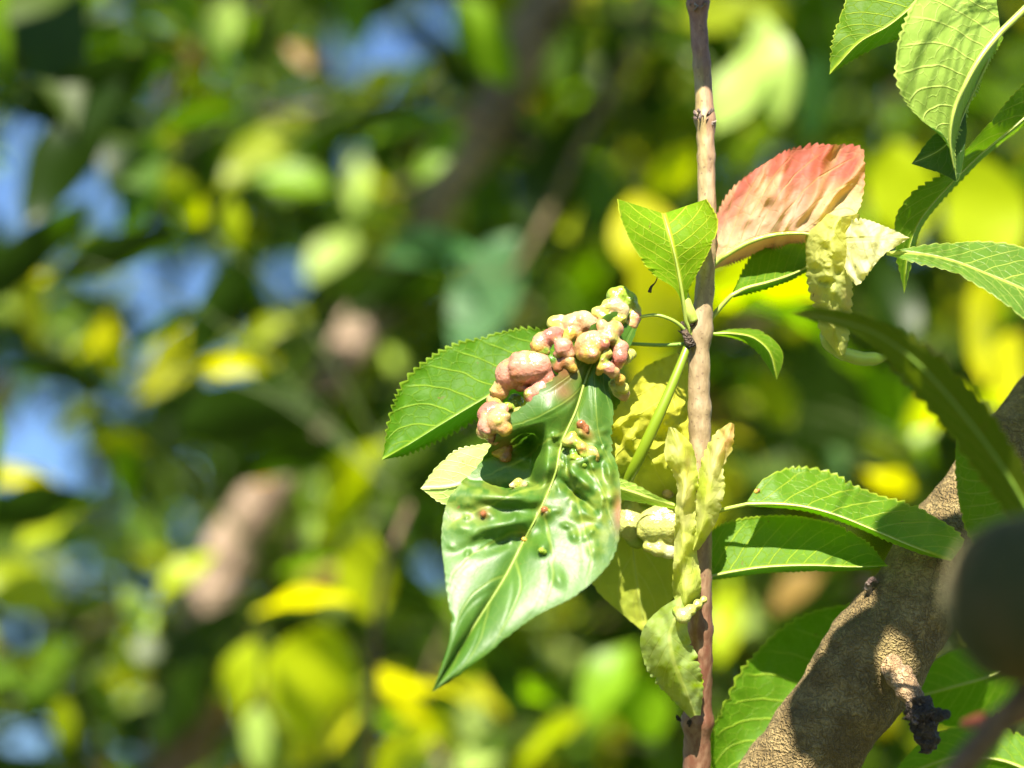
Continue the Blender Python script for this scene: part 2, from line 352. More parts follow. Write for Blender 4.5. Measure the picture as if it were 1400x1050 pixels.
# ------------------------------------------------------------------ hero leaves
def leaf(parent, mid, left, right, mat, nu=150, nv=31, under=False, teeth=34, amp=3.0, cup=0.0, dz=None, tint=None, label=None,
         stalk=None, rib=None, rib_mat=None, wave=0.0, seed=0.0, colour=None, name='leaf', rib_end=0.96, puff=0.0):
    """mid / left / right: photo outlines from base to tip, each point (px, py, mm behind the focus plane)"""
    m, l, r = spline(mid, nu), spline(left, nu), spline(right, nu)
    u = np.linspace(0, 1, nu)
    s = np.sin(np.linspace(-1, 1, nv) * math.pi / 2) * 0.45 + np.linspace(-1, 1, nv) * 0.55
    A = np.zeros((nu, nv, 3)); wl_, wr_ = (l - m), (r - m)
    for j, v in enumerate(s):
        e = wl_ if v < 0 else wr_
        a = abs(v)
        A[:, j] = m + e * a
        A[:, j, 2] += cup * 4 * a * (1 - a) * np.minimum(1, np.linalg.norm(e[:, :2], axis=1) / 40)
        if teeth:
            ph = u * teeth + (0.37 if v < 0 else 0) + 0.55 * noise(u * teeth * 0.37 + seed, u * 0 + (3.1 if v < 0 else 8.2))
            f = ph - np.floor(ph)
            tooth = np.where(f < 0.72, (f / 0.72) ** 0.8, (1 - f) / 0.28)
            le = np.linalg.norm(e[:, :2], axis=1)
            amt = 1.7 * amp * tooth * a ** 14 * np.clip(u * 12, 0, 1) * np.clip((1 - u) * 9, 0, 1) * np.clip(le / 14, 0, 1) * (0.62 + 0.8 * noise(u * teeth * 0.3, u * 0 + 1.7 + seed))
            rb = random.Random(int(seed * 100) + (1 if v < 0 else 2))
            for _ in range(3):
                u0, dp, wd_ = rb.uniform(0.12, 0.9), rb.uniform(1.0, 6.0), rb.uniform(0.004, 0.012)
                amt = amt - dp * a ** 5 * np.exp(-((u - u0) / wd_) ** 2) * np.clip(le / 30, 0, 1)
            A[:, j, :2] += (e[:, :2] / (le[:, None] + 1e-6)) * amt[:, None]
    U, V = np.meshgrid(u, s, indexing='ij')
    if wave:
        A[..., 2] += wave * np.abs(V) ** 1.5 * fbm(A[..., 0] * 0.02 + seed, A[..., 1] * 0.02, 0.5, 2)
    if puff:
        k = 0.05
        f_ = fbm(A[..., 0] * k + seed, A[..., 1] * k * 0.7, 2.2, 2)
        if puff > 1.1: f_ = 1.7 * (0.45 - np.abs(f_)) + 0.35 * fbm(A[..., 0] * 0.14 + seed, A[..., 1] * 0.10, 5.2, 2)
        A[..., 2] += puff * f_ * (0.25 + 0.75 * np.abs(V))
    if dz is not None: A[..., 2] += dz(A[..., 0], A[..., 1], U, V)
    P = W(A)
    mm = len(s) // 2
    along = np.concatenate([[0], np.cumsum(np.linalg.norm(np.diff(P[:, mm], axis=0), axis=1))])
    lat = np.zeros((nu, nv)); step = np.linalg.norm(np.diff(P, axis=1), axis=2); cs = np.concatenate([np.zeros((nu, 1)), np.cumsum(step, axis=1)], 1)
    lat = cs - cs[:, mm:mm + 1]
    nrm = np.cross(P[1:, :-1] - P[:-1, :-1], P[:-1, 1:] - P[:-1, :-1])
    toward = (nrm * (CAM - P[:-1, :-1])).sum()
    flip = (toward < 0) == bool(under)        # normals on the upper face
    o = mesh_obj(name, P, grid_faces(nu, nv, flip), mat, parent)
    me = o.data
    idx = np.empty(len(me.loops), np.int32); me.loops.foreach_get('vertex_index', idx)
    for nm, a, b in (('UVMap', U, V * 0.5 + 0.5), ('metric', along[:, None] + 0 * lat + seed, lat)):
        lay = me.uv_layers.new(name=nm)
        lay.data.foreach_set('uv', np.stack([a.ravel()[idx], b.ravel()[idx]], 1).ravel())
    if tint is not None: set_colors(o, np.asarray(tint(A[..., 0], A[..., 1], U, V)).reshape(-1, 3))
    if colour: o.color = (*colour, 1)
    if label: o['label'] = label
    if rib or stalk:
        rr = rib or 3.0
        c = A[:int(nu * rib_end), mm].copy()[::4]
        c[:, 2] += -1.0 * MM * rr * 0.15 if not under else -MM * rr * 0.35
        rad = np.linspace(rr, rr * 0.22, len(c))
        if stalk is not None:
            st = spline(list(stalk) + [tuple(c[0])], 14)[:-1]
            rad = np.concatenate([np.linspace(rr * 1.25, rr, len(st)), rad]); c = np.concatenate([st, c])
        v, f = tube_data(W(c), rad * MM / 1000 * 0.5, 8)
        mesh_obj('midrib' if rib else 'leaf_stalk', v, f, rib_mat or M_rib, o)
    return o

GR = np.random.default_rng(4)
def gall(parent, balls, vox=0.00042, label=None, bumps=0.5, name='gall'):
    """a swollen lump: overlapping bladders fused into one skin. balls: (px, py, radius px, mm, rgb[, squash])"""
    bm = bmesh.new(); C = []; R = []; K_ = []
    for b in balls:
        c = W(np.array(b[:2] + (b[3],))); r = b[2] * 1.12 * MM / 1000 * (D + b[3] / 1000) / D
        mtx = Matrix.Translation(Vector(c)) @ Matrix.Diagonal((1, 1, 1, 1))
        bmesh.ops.create_icosphere(bm, subdivisions=3, radius=r, matrix=mtx)
        C.append(c); R.append(r); K_.append(tuple(np.array(b[4]) * 0.80))
        if b[2] >= 7 and name == 'gall':
            for _ in range(4 if b[2] < 12 else 8):
                dr = GR.normal(size=3); dr = dr - FWD * (dr @ FWD) * 0.3 - FWD * 0.5; dr = unit(dr)
                c2 = c + dr * r * GR.uniform(0.7, 0.92); r2 = r * GR.uniform(0.24, 0.42)
                bmesh.ops.create_icosphere(bm, subdivisions=2, radius=r2, matrix=Matrix.Translation(Vector(c2)))
                C.append(c2); R.append(r2 * 1.3); mixc = GR.uniform(0, 0.75)
                K_.append(tuple(0.80 * np.array(b[4]) * (1 - mixc) + 0.80 * mixc * np.array([ROSE, LIME, GRN, RUST, PINK, LIME][GR.integers(6)])))
    tmp = bpy.data.meshes.new('tmp'); bm.to_mesh(tmp); bm.free()
    to = bpy.data.objects.new('tmp', tmp); col.objects.link(to)
    md = to.modifiers.new('r', 'REMESH'); md.mode = 'VOXEL'; md.voxel_size = vox
    ms = to.modifiers.new('s', 'SMOOTH'); ms.factor = 0.5; ms.iterations = 3
    dg = bpy.context.evaluated_depsgraph_get()
    me = bpy.data.meshes.new_from_object(to.evaluated_get(dg)); bpy.data.objects.remove(to); bpy.data.meshes.remove(tmp)
    nv = len(me.vertices); co = np.empty(nv * 3); me.vertices.foreach_get('co', co); co = co.reshape(-1, 3)
    no = np.empty(nv * 3); me.vertices.foreach_get('normal', no); no = no.reshape(-1, 3)
    k = 300.0
    co = co + no * (fbm(co[:, 0] * k, co[:, 1] * k, co[:, 2] * k, 3) * 0.00036 * bumps)[:, None]
    C, R, K_ = np.array(C), np.array(R), np.array(K_)
    d = np.linalg.norm(co[:, None] - C[None], axis=2) / R[None]
    w = np.exp(-(d ** 2) * 4.5); w /= w.sum(1, keepdims=True) + 1e-12
    rgb = w @ K_
    crease = np.clip((np.sort(d, axis=1)[:, 0] - 0.0), 0, 2)
    org = origin_of(parent)
    me.vertices.foreach_set('co', (co - org).ravel()); me.update()
    me.polygons.foreach_set('use_smooth', np.ones(len(me.polygons), bool))
    me.name = name
    o = link(name, me, M_gall, parent); set_colors(o, rgb)
    if label: o['label'] = label
    return o

PINK, PEACH, CREAM, ROSE = (0.54, 0.25, 0.175), (0.54, 0.31, 0.14), (0.54, 0.41, 0.22), (0.42, 0.15, 0.11)
YG, LIME, GRN, RUST, AMBER = (0.48, 0.48, 0.10), (0.26, 0.37, 0.04), (0.08, 0.18, 0.02), (0.28, 0.11, 0.04), (0.52, 0.33, 0.06)

shoot_base = W(np.array([930.0, 1290.0, 12.0]))
shoot = empty('peach_shoot', shoot_base, 'upright brown peach shoot bearing the blistered, curled and red leaves', 'shoot')

# the stem ------------------------------------------------------------------
sp = [(930, 1290, 12), (947, 1170, 8), (952, 1050, 4), (954, 980, 2), (956, 880, 0), (957, 780, 0), (958, 690, 0), (958, 600, 0), (957, 520, 0), (958, 455, 0), (965, 380, 0), (968, 300, 0), (967, 230, 1), (963, 165, 2), (962, 110, 3), (958, 50, 4), (954, -10, 5), (945, -120, 9), (930, -260, 16)]
sr = [24, 21, 19.5, 18, 17, 16.5, 16, 15, 15, 14.5, 12.5, 12.5, 12.2, 12.8, 12.0, 11.8, 12, 11, 9]
ns = 240
sc_ = spline(sp, ns); chord = np.concatenate([[0], np.cumsum(np.linalg.norm(np.diff(np.array(sp)[:, :2], axis=0), axis=1))])
rad = np.interp(np.linspace(0, chord[-1], ns), chord, sr)
for y0, h, w_ in ((985, 5.5, 12), (452, 3.5, 14), (163, 3.5, 9), (4, 4.5, 10), (700, 2.5, 14), (300, 1.6, 8), (560, 1.5, 10), (860, 2.0, 9), (90, 1.2, 7)):
    rad = rad + h * np.exp(-((sc_[:, 1] - y0) / w_) ** 2)
sc_[:, 0] += 2.2 * noise(sc_[:, 1] * 0.012, sc_[:, 1] * 0 + 4.0)
v, f = tube_data(W(sc_), rad * MM / 1000, 28, rough=0.00022, rough_scale=420)
stem = mesh_obj('stem', v, f, M_stem, shoot)
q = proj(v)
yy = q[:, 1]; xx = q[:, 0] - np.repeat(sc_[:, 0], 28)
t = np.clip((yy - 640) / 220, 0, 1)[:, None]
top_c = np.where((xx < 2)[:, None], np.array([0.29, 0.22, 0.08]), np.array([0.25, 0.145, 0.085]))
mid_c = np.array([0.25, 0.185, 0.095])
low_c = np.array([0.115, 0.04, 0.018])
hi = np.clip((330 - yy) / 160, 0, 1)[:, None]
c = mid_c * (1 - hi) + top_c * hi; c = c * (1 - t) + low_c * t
vt = np.clip((105 - yy) / 40, 0, 1)[:, None]; c = c * (1 - vt) + np.array([0.20, 0.085, 0.06]) * vt  # reddish stem top, its shade also put into the colour
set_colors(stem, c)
def scar(px, py, mm, r, nbits, seed, mat, parent, spread=1.0, col_=None):
    """ring of dry bud scales"""
    rs = random.Random(seed)
    for k in range(nbits):
        a = rs.uniform(0, 2 * math.pi); L = rs.uniform(6, 14) * spread; wd = rs.uniform(2.2, 4.2)
        bx, by = px + math.cos(a) * r * 0.75, py + rs.uniform(-6, 6); bz = mm - abs(math.sin(a)) * r * MM * 0.95
        ang = math.pi / 2 + rs.uniform(-0.9, 0.9) if rs.random() < 0.6 else rs.uniform(0, 6.28)
        ox = math.cos(a) * rs.uniform(2, 8)
        pts = [(bx, by, bz), (bx + ox * 0.6, by - math.sin(ang) * L * 0.5, bz - 0.5), (bx + ox * 1.1, by - math.sin(ang) * L, bz + 0.1)]
        c3 = spline(pts, 6); side = np.array([math.sin(ang), math.cos(ang) * 0.4, 0.25]); side /= np.linalg.norm(side)
        wv = np.array([0.7, 1, 1, 0.85, 0.5, 0.1]) * wd
        lft = c3 - side * wv[:, None]; rgt = c3 + side * wv[:, None]; cen = c3.copy(); cen[:, 2] -= 0.35
        back = c3.copy(); back[:, 2] += 0.35
        A = np.stack([lft, cen, rgt, back], 1); nn_ = len(A)
        P = W(A).reshape(-1, 3); F = []
        for i in range(nn_ - 1):
            for j in range(4):
                F.append([i*4+j, i*4+(j+1) % 4, (i+1)*4+(j+1) % 4, (i+1)*4+j])
        F.append([0, 1, 2, 3]); F.append([(nn_-1)*4+k2 for k2 in (3, 2, 1, 0)])
        mesh_obj('bud_scale', P, F, mat, parent, smooth=False)
M_scale = bark_material('dry_bud_scale', (0.10, 0.06, 0.05), (0.42, 0.33, 0.28), (0.55, 0.48, 0.42), 3.0, 0.7, 0.6)
scar(961, 160, 2, 15, 13, 3, M_scale, stem)
scar(957, 6, 4, 13, 8, 5, M_scale, stem, 0.8)
scar(940, 452, -2, 8, 2, 9, M_dark, stem, 0.6)
scar(938, 990, 0, 12, 4, 12, M_dark, stem, 0.8)
# dark bud swelling in the axil
tube('bud', W(np.array([(946, 474, -3), (940, 462, -3.4), (935, 450, -3.4), (932, 440, -3)], float)), [0.0012, 0.0014, 0.0010, 0.0003], M_dark, stem, 10, n=14, rough=0.00025, rough_scale=700)
tube('bud', W(np.array([(948, 440, -2.6), (940, 420, -3.2), (936, 400, -3.0), (938, 384, -2.6)], float)), [0.0013, 0.0016, 0.0013, 0.0003], M_rib, stem, 10, n=14)

# ---- the big blistered leaf -------------------------------------------------
MID = [(868, 436, -3), (846, 446, -7), (822, 474, -9), (803, 512, -11), (788, 560, -13), (768, 606, -15), (760, 645, -17), (742, 690, -20), (716, 740, -24), (690, 790, -28), (652, 850, -32), (620, 900, -35), (591, 947, -38)]
LEFT = [(862, 428, -4), (836, 428, -9), (805, 452, -12), (775, 500, -13), (730, 545, -14), (690, 575, -15), (672, 610, -16), (652, 640, -17), (615, 678, -19), (604, 735, -23), (610, 795, -29), (616, 865, -36), (591, 947, -38)]
RIGHT_ = [(872, 444, -3), (866, 462, -5), (850, 492, -7), (831, 522, -9), (838, 560, -11), (834, 600, -13), (846, 650, -17), (848, 700, -21), (838, 760, -27), (795, 808, -33), (722, 848, -36), (655, 902, -38), (591, 947, -38)]
def main_dz(x, y, u, v):
    z = np.zeros_like(x)
    # pouch between the galls and the lower half
    yr = 672 - 14 * ((x - 692) / 55) ** 2 + 3 * np.sin(x * 0.13)
    sm = lambda a, lo, hi: (lambda t: t * t * (3 - 2 * t))(np.clip((a - lo) / (hi - lo), 0, 1))
    pouch = sm(yr - y, -3, 7) * sm(y, 575 + 0.35 * (740 - x), 603 + 0.35 * (740 - x)) * sm(750 - x, 0, 26)
    z += 13.0 * pouch - 4.5 * gauss(x, y, 690, 680, 62, 12, 3)
    z += -3.2 * gauss(x, y, 745, 640, 22, 16, -30)
    z += 5.0 * gauss(x, y, 722, 604, 16, 11, 35)
    z += -3.0 * gauss(x, y, 716, 627, 15, 10)
    # swollen wet lumps right of the midrib
    for cx, cy, rx, ry, a, h in ((797, 592, 13, 7, 40, 2.2), (784, 604, 11, 10, 0, 2.6), (806, 618, 16, 8, 15, 2.6), (790, 632, 14, 8, 20, 2.2), (801, 628, 9, 6, 0, 1.6), (783, 646, 11, 8, 30, 2.4), (800, 660, 17, 9, 38, 2.8), (812, 640, 8, 16, -10, 1.8), (822, 672, 9, 18, -5, 1.8), (834, 650, 6, 14, 0, 1.6), (836, 680, 6, 10, 0, 1.6)):
        z -= h * gauss(x, y, cx, cy, rx, ry, a)
    z += 3.6 * gauss(x, y, 790, 678, 26, 5, 42) + 2.0 * gauss(x, y, 788, 615, 22, 3.2, 8) + 1.5 * gauss(x, y, 775, 640, 3, 14)
    # blisters on the lower blade
    for cx, cy, rx, ry, a, h in ((668, 702, 13, 8, 12, 2.4), (746, 700, 8, 8, 0, 2.2), (742, 748, 9, 11, 20, 2.0), (800, 700, 10, 9, 0, 1.2), (808, 728, 8, 9, 0, 1.0), (812, 752, 8, 10, 0, 1.0), (795, 690, 8, 8, 0, 1.0), (764, 792, 7, 12, -20, 0.9), (630, 720, 10, 7, 0, 0.9), (655, 748, 12, 6, -20, 0.9), (822, 705, 7, 9, 0, 1.0), (640, 690, 12, 6, 0, 0.8)):
        z -= h * gauss(x, y, cx, cy, rx, ry, a)
    # a long pucker on the left half, valley under it
    z -= 3.4 * gauss(x, y, 690, 716, 46, 10, -10); z += 2.6 * gauss(x, y, 680, 742, 52, 10, -14)
    z -= 2.4 * gauss(x, y, 752, 560, 26, 20, -40)
    z += -1.6 * gauss(x, y, 815, 560, 12, 40, 0)
    z += 0.2 * fbm(x * 0.03, y * 0.03, 0.3, 2) * np.clip((np.abs(v) - 0.03) * 5, 0, 1)
    rg = np.random.default_rng(8)
    for _ in range(46):
        cx, cy = rg.uniform(755, 846), rg.uniform(560, 735)
        if rg.random() < 0.2: cx, cy = rg.uniform(615, 740), rg.uniform(680, 760)
        rr_ = rg.uniform(3.5, 8.5); z -= rg.uniform(0.35, 1.1) * gauss(x, y, cx, cy, rr_, rr_ * rg.uniform(0.5, 1.0), rg.uniform(0, 180))
    ph_ = (u * 8 - 1.7 * np.abs(v) ** 1.2 + 0.23 * np.sign(v)); z += 0.28 * np.exp(-((ph_ - np.floor(ph_) - 0.5) / 0.09) ** 2) * np.clip(1 - np.abs(v), 0, 1) * np.clip(np.abs(v) * 6, 0, 1)
    # midrib sits in a groove
    z += 1.0 * np.exp(-(v / 0.10) ** 2)
    z += -2.2 * np.abs(v) * (1 - np.abs(v)) * 4 * np.clip((y - 640) / 100, 0, 1) * 0.6
    return z
def main_tint(x, y, u, v):
    g0 = np.array([0.036, 0.100, 0.007]); g1 = np.array([0.062, 0.145, 0.010]); yel = np.array([0.36, 0.38, 0.05]); rust = np.array([0.22, 0.075, 0.03])
    c = np.zeros(x.shape + (3,)) + g0
    k = np.clip(0.5 + 0.6 * fbm(x * 0.03, y * 0.03, 4.0), 0, 1)[..., None] * 0.6
    c = c * (1 - k) + g1 * k
    w_ = np.clip(1.3 * (gauss(x, y, 795, 625, 34, 42) + gauss(x, y, 815, 700, 40, 55) + 0.9 * gauss(x, y, 690, 664, 60, 14) + gauss(x, y, 630, 700, 40, 26) + 0.7 * gauss(x, y, 715, 738, 9)), 0, 1) * np.clip(0.45 + 0.9 * fbm(x * 0.11, y * 0.11, 1.0), 0, 1)
    c = c * (1 - 0.3 * w_[..., None]) + yel * 0.3 * w_[..., None]
    r_ = np.clip(gauss(x, y, 800, 590, 12, 6, 40) + gauss(x, y, 660, 702, 8) + gauss(x, y, 742, 698, 6) + 0.9 * gauss(x, y, 690, 612, 14, 18) + gauss(x, y, 845, 700, 7, 26) + 0.8 * gauss(x, y, 770, 535, 16, 12, 30) + gauss(x, y, 772, 506, 22, 14), 0, 1)[..., None]
    c = c * (1 - r_ * 0.8) + rust * r_ * 0.8
    pale = np.clip(gauss(x, y, 640, 760, 50, 60) + gauss(x, y, 770, 810, 70, 40, -25), 0, 1)[..., None] * 0.35
    c = c * (1 - pale) + np.array([0.10, 0.20, 0.05]) * pale
    return c
main = leaf(shoot, MID, LEFT, RIGHT_, M_main, nu=300, nv=121, teeth=52, amp=2.6, dz=main_dz, tint=main_tint, seed=0.4, rib=4.2, rib_end=0.97, rib_mat=M_midgreen,
            stalk=[(944, 460, -2.5), (925, 441, -4.5), (900, 431, -5), (882, 432, -4)], label='large glossy green leaf puckered with blisters and topped by pink galls')

gall(main, [(697, 512, 19, -8, PINK), (718, 502, 21, -10, PINK), (735, 500, 20, -10, PINK), (748, 520, 14, -10, ROSE), (740, 536, 14, -11, PINK), (728, 540, 11, -11, ROSE), (684, 534, 12, -7, PEACH), (676, 548, 10, -6, PEACH), (752, 528, 9, -9, PINK), (716, 520, 14, -7, ROSE), (705, 548, 10, -3, LIME)], label='large pink folded gall')
gall(main, [(672, 568, 18, -11, ROSE), (668, 582, 14, -13, PINK), (682, 576, 15, -15, PEACH), (690, 586, 10, -16, AMBER), (662, 590, 10, -12, PEACH), (677, 553, 9, -8, YG), (687, 560, 8, -13, PINK), (675, 600, 8, -12, RUST), (704, 556, 8, -6, LIME), (712, 566, 9, -11, YG), (704, 572, 7, -11, RUST), (694, 556, 7, -7, LIME)], label='rosy orange gall at the leaf margin')
gall(main, [(742, 468, 13, -10, PINK), (752, 460, 10, -11, ROSE), (736, 474, 10, -11, AMBER), (744, 480, 8, -11, LIME), (760, 456, 10, -10, ROSE), (770, 474, 12, -13, PINK), (778, 484, 8, -13, PEACH), (764, 484, 7, -12, PINK)], label='small pink gall cluster')
gall(main, [(758, 442, 10, -7, YG), (766, 440, 9, -7, CREAM), (783, 444, 14, -8, PEACH), (797, 440, 14, -8, CREAM), (808, 444, 11, -8, PINK), (780, 456, 9, -10, AMBER), (776, 462, 8, -10, YG), (790, 458, 8, -9, AMBER), (770, 450, 8, -8, CREAM)], label='cream and peach gall cluster')
gall(main, [(804, 472, 17, -13, PEACH), (806, 482, 15, -14, AMBER), (812, 466, 13, -13, PINK), (797, 484, 10, -13, YG), (826, 470, 8, -15, ROSE), (832, 457, 14, -11, PEACH), (842, 450, 10, -10, PINK), (822, 444, 8, -10, PEACH), (848, 476, 11, -11, PINK), (848, 488, 10, -12, ROSE), (844, 498, 8, -11, PINK), (856, 490, 8, -8, YG), (862, 484, 7, -6, YG)], label='round peach coloured gall')
gall(main, [(840, 404, 11, -3, LIME), (848, 402, 11, -3, LIME), (858, 412, 13, -2, LIME), (864, 424, 12, -1, YG), (832, 418, 9, -6, YG), (842, 418, 10, -6, CREAM), (850, 424, 10, -6, CREAM), (818, 428, 9, -7, YG), (826, 434, 8, -8, LIME), (866, 434, 11, -2, PINK), (862, 444, 9, -3, PEACH), (848, 434, 9, -6, YG), (838, 438, 8, -7, LIME), (856, 450, 6, -3, RUST)], label='yellow green gall at the leaf base')
gall(main, [(760, 494, 9, -11, GRN), (770, 496, 9, -12, RUST), (779, 494, 8, -13, PEACH), (782, 502, 7, -13, AMBER), (764, 502, 8, -12, RUST), (752, 490, 7, -11, GRN), (776, 486, 6, -13, PINK), (772, 524, 10, -10, RUST), (780, 530, 9, -10, RUST), (766, 518, 8, -10, LIME), (786, 540, 7, -9, RUST)], bumps=1.2, label='wet brown and green gall')
gall(main, [(829, 482, 7, -14, YG), (824, 492, 7, -14, LIME), (822, 502, 7, -14, AMBER), (832, 504, 8, -14, PINK), (840, 510, 8, -13, PEACH), (848, 518, 8, -11, AMBER), (850, 530, 9, -9, YG), (842, 528, 9, -8, YG), (852, 540, 8, -7, PEACH), (846, 536, 8, -7, YG), (818, 510, 5, -13, AMBER)], bumps=1.2, label='amber gall below the peach coloured one')
gall(main, [(788, 606, 8, -16.5, LIME), (776, 604, 8, -16.5, YG), (782, 596, 7, -16.5, AMBER), (796, 612, 8, -17.5, AMBER), (808, 618, 8, -17.5, YG), (813, 626, 7, -17, AMBER), (800, 622, 7, -17.5, LIME), (802, 587, 6, -15.5, RUST), (795, 581, 5, -15.5, RUST)], bumps=1.6, label='row of wet green blisters')
gall(main, [(786, 628, 8, -17, LIME), (796, 634, 9, -17.5, LIME), (806, 640, 8, -16.5, GRN), (784, 618, 6, -16.5, GRN), (805, 630, 7, -17.5, YG)], bumps=1.6, label='wet green blister')
gall(main, [(700, 664, 5, -12.5, CREAM), (708, 660, 6, -12.5, YG), (716, 664, 5, -12.5, CREAM), (708, 668, 5, -12.5, LIME)], bumps=1.0, label='tiny pale gall in the pouch')
gall(main, [(686, 605, 8, -6, RUST), (682, 617, 9, -5, AMBER), (692, 612, 8, -5, RUST), (690, 624, 8, -5, RUST)], bumps=1.4, label='brown gall inside the pouch')
_mv = np.empty(len(main.data.vertices) * 3); main.data.vertices.foreach_get('co', _mv); MD = proj(_mv.reshape(-1, 3) + origin_of(main))
for bx, by, br, c1, bz in ((661, 703, 6, RUST, -27), (744, 697, 6, RUST, -22), (740, 752, 5, LIME, -26.5), (716, 738, 4, AMBER, -23)):
    bz = MD[np.argmin((MD[:, 0] - bx) ** 2 + (MD[:, 1] - by) ** 2), 2] - 0.2
    gall(main, [(bx, by, br * 0.8, bz, c1), (bx + br * 0.9, by + br * 0.5, br * 0.7, bz + 0.4, LIME)], vox=0.0003, bumps=0.8, name='blister')

# ---- leaf seen from below, left of the galls ---------------------------------
leaf(shoot, [(790, 478, 2), (745, 497, 2), (700, 523, 2), (655, 549, 1), (600, 582, 0), (552, 612, -1), (522, 629, -2)],
     [(786, 470, 4), (735, 453, 8), (690, 455, 9), (636, 468, 8), (588, 492, 6), (548, 535, 3), (522, 629, -2)],
     [(792, 484, 8), (750, 515, 11), (712, 545, 12), (662, 566, 11), (604, 596, 8), (556, 620, 3), (522, 629, -2)],
     M_fresh, under=True, nu=190, nv=35, teeth=36, amp=3.6, cup=1.5, puff=0.7, seed=1.3, rib=4.5, rib_mat=M_ribdark, rib_end=0.9,
     stalk=[(942, 470, 0), (905, 472, 2), (860, 470, 2), (820, 470, 2)], label='translucent green leaf seen from below, finely toothed', colour=(0.5, 0.64, 0.5))
# ---- pale leaf tip behind -----------------------------------------------------
leaf(shoot, [(770, 600, 6), (735, 615, 4), (700, 632, 2), (660, 650, 0), (620, 665, -2), (575, 668, -3)],
     [(768, 595, 7), (735, 600, 6), (705, 604, 3), (665, 607, 1), (615, 622, -1), (575, 668, -3)],
     [(770, 605, 7), (735, 640, 6), (700, 668, 3), (660, 690, 1), (612, 690, -1), (575, 668, -3)],
     M_pale, under=True, teeth=26, amp=4.0, puff=0.5, seed=2.2, rib=2.5, label='pale leaf tip poking out from behind the blistered leaf', colour=(2.0, 1.9, 2.6), stalk=[(945, 480, 4), (900, 540, 10), (830, 580, 9)])
# ---- folded V leaf -------------------------------------------------------------
leaf(shoot, [(938, 440, -3), (934, 410, -5), (927, 370, -7), (918, 330, -8), (911, 305, -6), (907, 292, -2)],
     [(936, 436, -3), (925, 398, -7), (894, 375, -12), (866, 338, -15), (850, 302, -16), (844, 272, -13)],
     [(940, 436, -3), (940, 402, -5), (957, 365, -9), (975, 332, -12), (981, 302, -12), (966, 272, -9)],
     M_fresh, under=True, nu=120, nv=35, teeth=22, amp=2.2, cup=1.2, puff=0.5, seed=3.1, rib=5.5, rib_end=0.99, stalk=[(950, 470, -1), (944, 455, -2)], colour=(1.15, 1.05, 0.9), label='small bright green leaf folded into a V')
# ---- red leaf -------------------------------------------------------------------
def red_dz(x, y, u, v):
    z = np.zeros_like(x)
    for (x0, y0, x1, y1, w_, h) in ((1052, 322, 1078, 212, 14, 2.6), (1078, 320, 1140, 205, 9, 3.4), (1112, 322, 1172, 222, 8, 3.6), (1022, 328, 1030, 245, 13, 1.2)):
        dx, dy = x1 - x0, y1 - y0; L = math.hypot(dx, dy)
        d = ((x - x0) * dy - (y - y0) * dx) / L + 7 * np.sin((y - y0) * 0.045 + x0)
        z -= h * np.exp(-(d / w_) ** 2) * np.clip((y0 - y) / 30, 0, 1)
    return z + 1.1 * np.abs(fbm((x * 0.88 + y * 0.47) * 0.05, (y * 0.88 - x * 0.47) * 0.02, 3.0)) - 2 * gauss(x, y, 1055, 268, 16, 14)
def red_tint(x, y, u, v):
    e = np.clip((310 - y + 0.18 * (x - 1080)) / 95, 0, 1) + 0.35 * fbm((x * 0.88 + y * 0.47) * 0.06, (y * 0.88 - x * 0.47) * 0.014, 2.0)
    edge = np.clip((np.abs(v) - 0.15) * 1.15, 0, 1)
    w_ = np.clip(0.55 * e + 0.80 * edge + 0.06 - np.clip((x - 1090) / 120, 0, 1) * np.clip((y - 225) / 60, 0, 1) * 0.9, 0, 1)[..., None]
    lo, hi2, cr = np.array([0.60, 0.37, 0.25]), np.array([0.45, 0.10, 0.08]), np.array([0.70, 0.60, 0.22])
    c = lo * (1 - w_) + hi2 * w_
    k = np.clip((x - 1100) / 70, 0, 1) * np.clip((y - 240) / 60, 0, 1); k = k[..., None]
    c = c * (1 - k) + cr * k
    s_ = np.clip(fbm((x * 0.88 + y * 0.47) * 0.075, (y * 0.88 - x * 0.47) * 0.012, 9.0) * 1.5, 0, 1)[..., None] * 0.55
    return c * (1 - s_) + np.array([0.72, 0.42, 0.22]) * s_
red = leaf(shoot, [(966, 368, 2), (990, 350, 1), (1025, 331, 0), (1060, 321, -1), (1095, 319, -2), (1125, 322, -4), (1150, 318, -5)],
     [(966, 350, 5), (979, 302, 6), (998, 264, 6), (1038, 229, 5), (1082, 206, 4), (1135, 199, 3), (1178, 206, 2), (1181, 245, -1), (1174, 285, -4), (1150, 318, -5)],
     [(968, 372, 4), (1000, 358, 8), (1030, 348, 10), (1060, 336, 10), (1095, 330, 8), (1125, 332, 2), (1150, 318, -5)],
     M_sick, nu=200, nv=91, teeth=44, amp=3.4, dz=red_dz, tint=red_tint, seed=4.0, rib=10, rib_end=0.97, label='thickened red and cream leaf with a toothed crimson edge')
def cream_tint(x, y, u, v):
    c = np.zeros(x.shape + (3,)) + np.array([0.50, 0.51, 0.13])
    k = np.clip(0.5 + fbm(x * 0.06, y * 0.06, 6.0), 0, 1)[..., None]
    c = c * (1 - 0.5 * k) + np.array([0.50, 0.52, 0.13]) * 0.5 * k
    g2 = np.clip(gauss(x, y, 1130, 385, 22, 16) + 0.6 * gauss(x, y, 1145, 400, 20), 0, 1)[..., None] * 0.6
    c = c * (1 - g2) + np.array([0.36, 0.42, 0.14]) * g2
    p_ = np.clip(gauss(x, y, 1160, 410, 8, 22) + gauss(x, y, 1115, 405, 8, 14), 0, 1)[..., None] * 0.5
    return c * (1 - p_) + np.array([0.5, 0.26, 0.14]) * p_
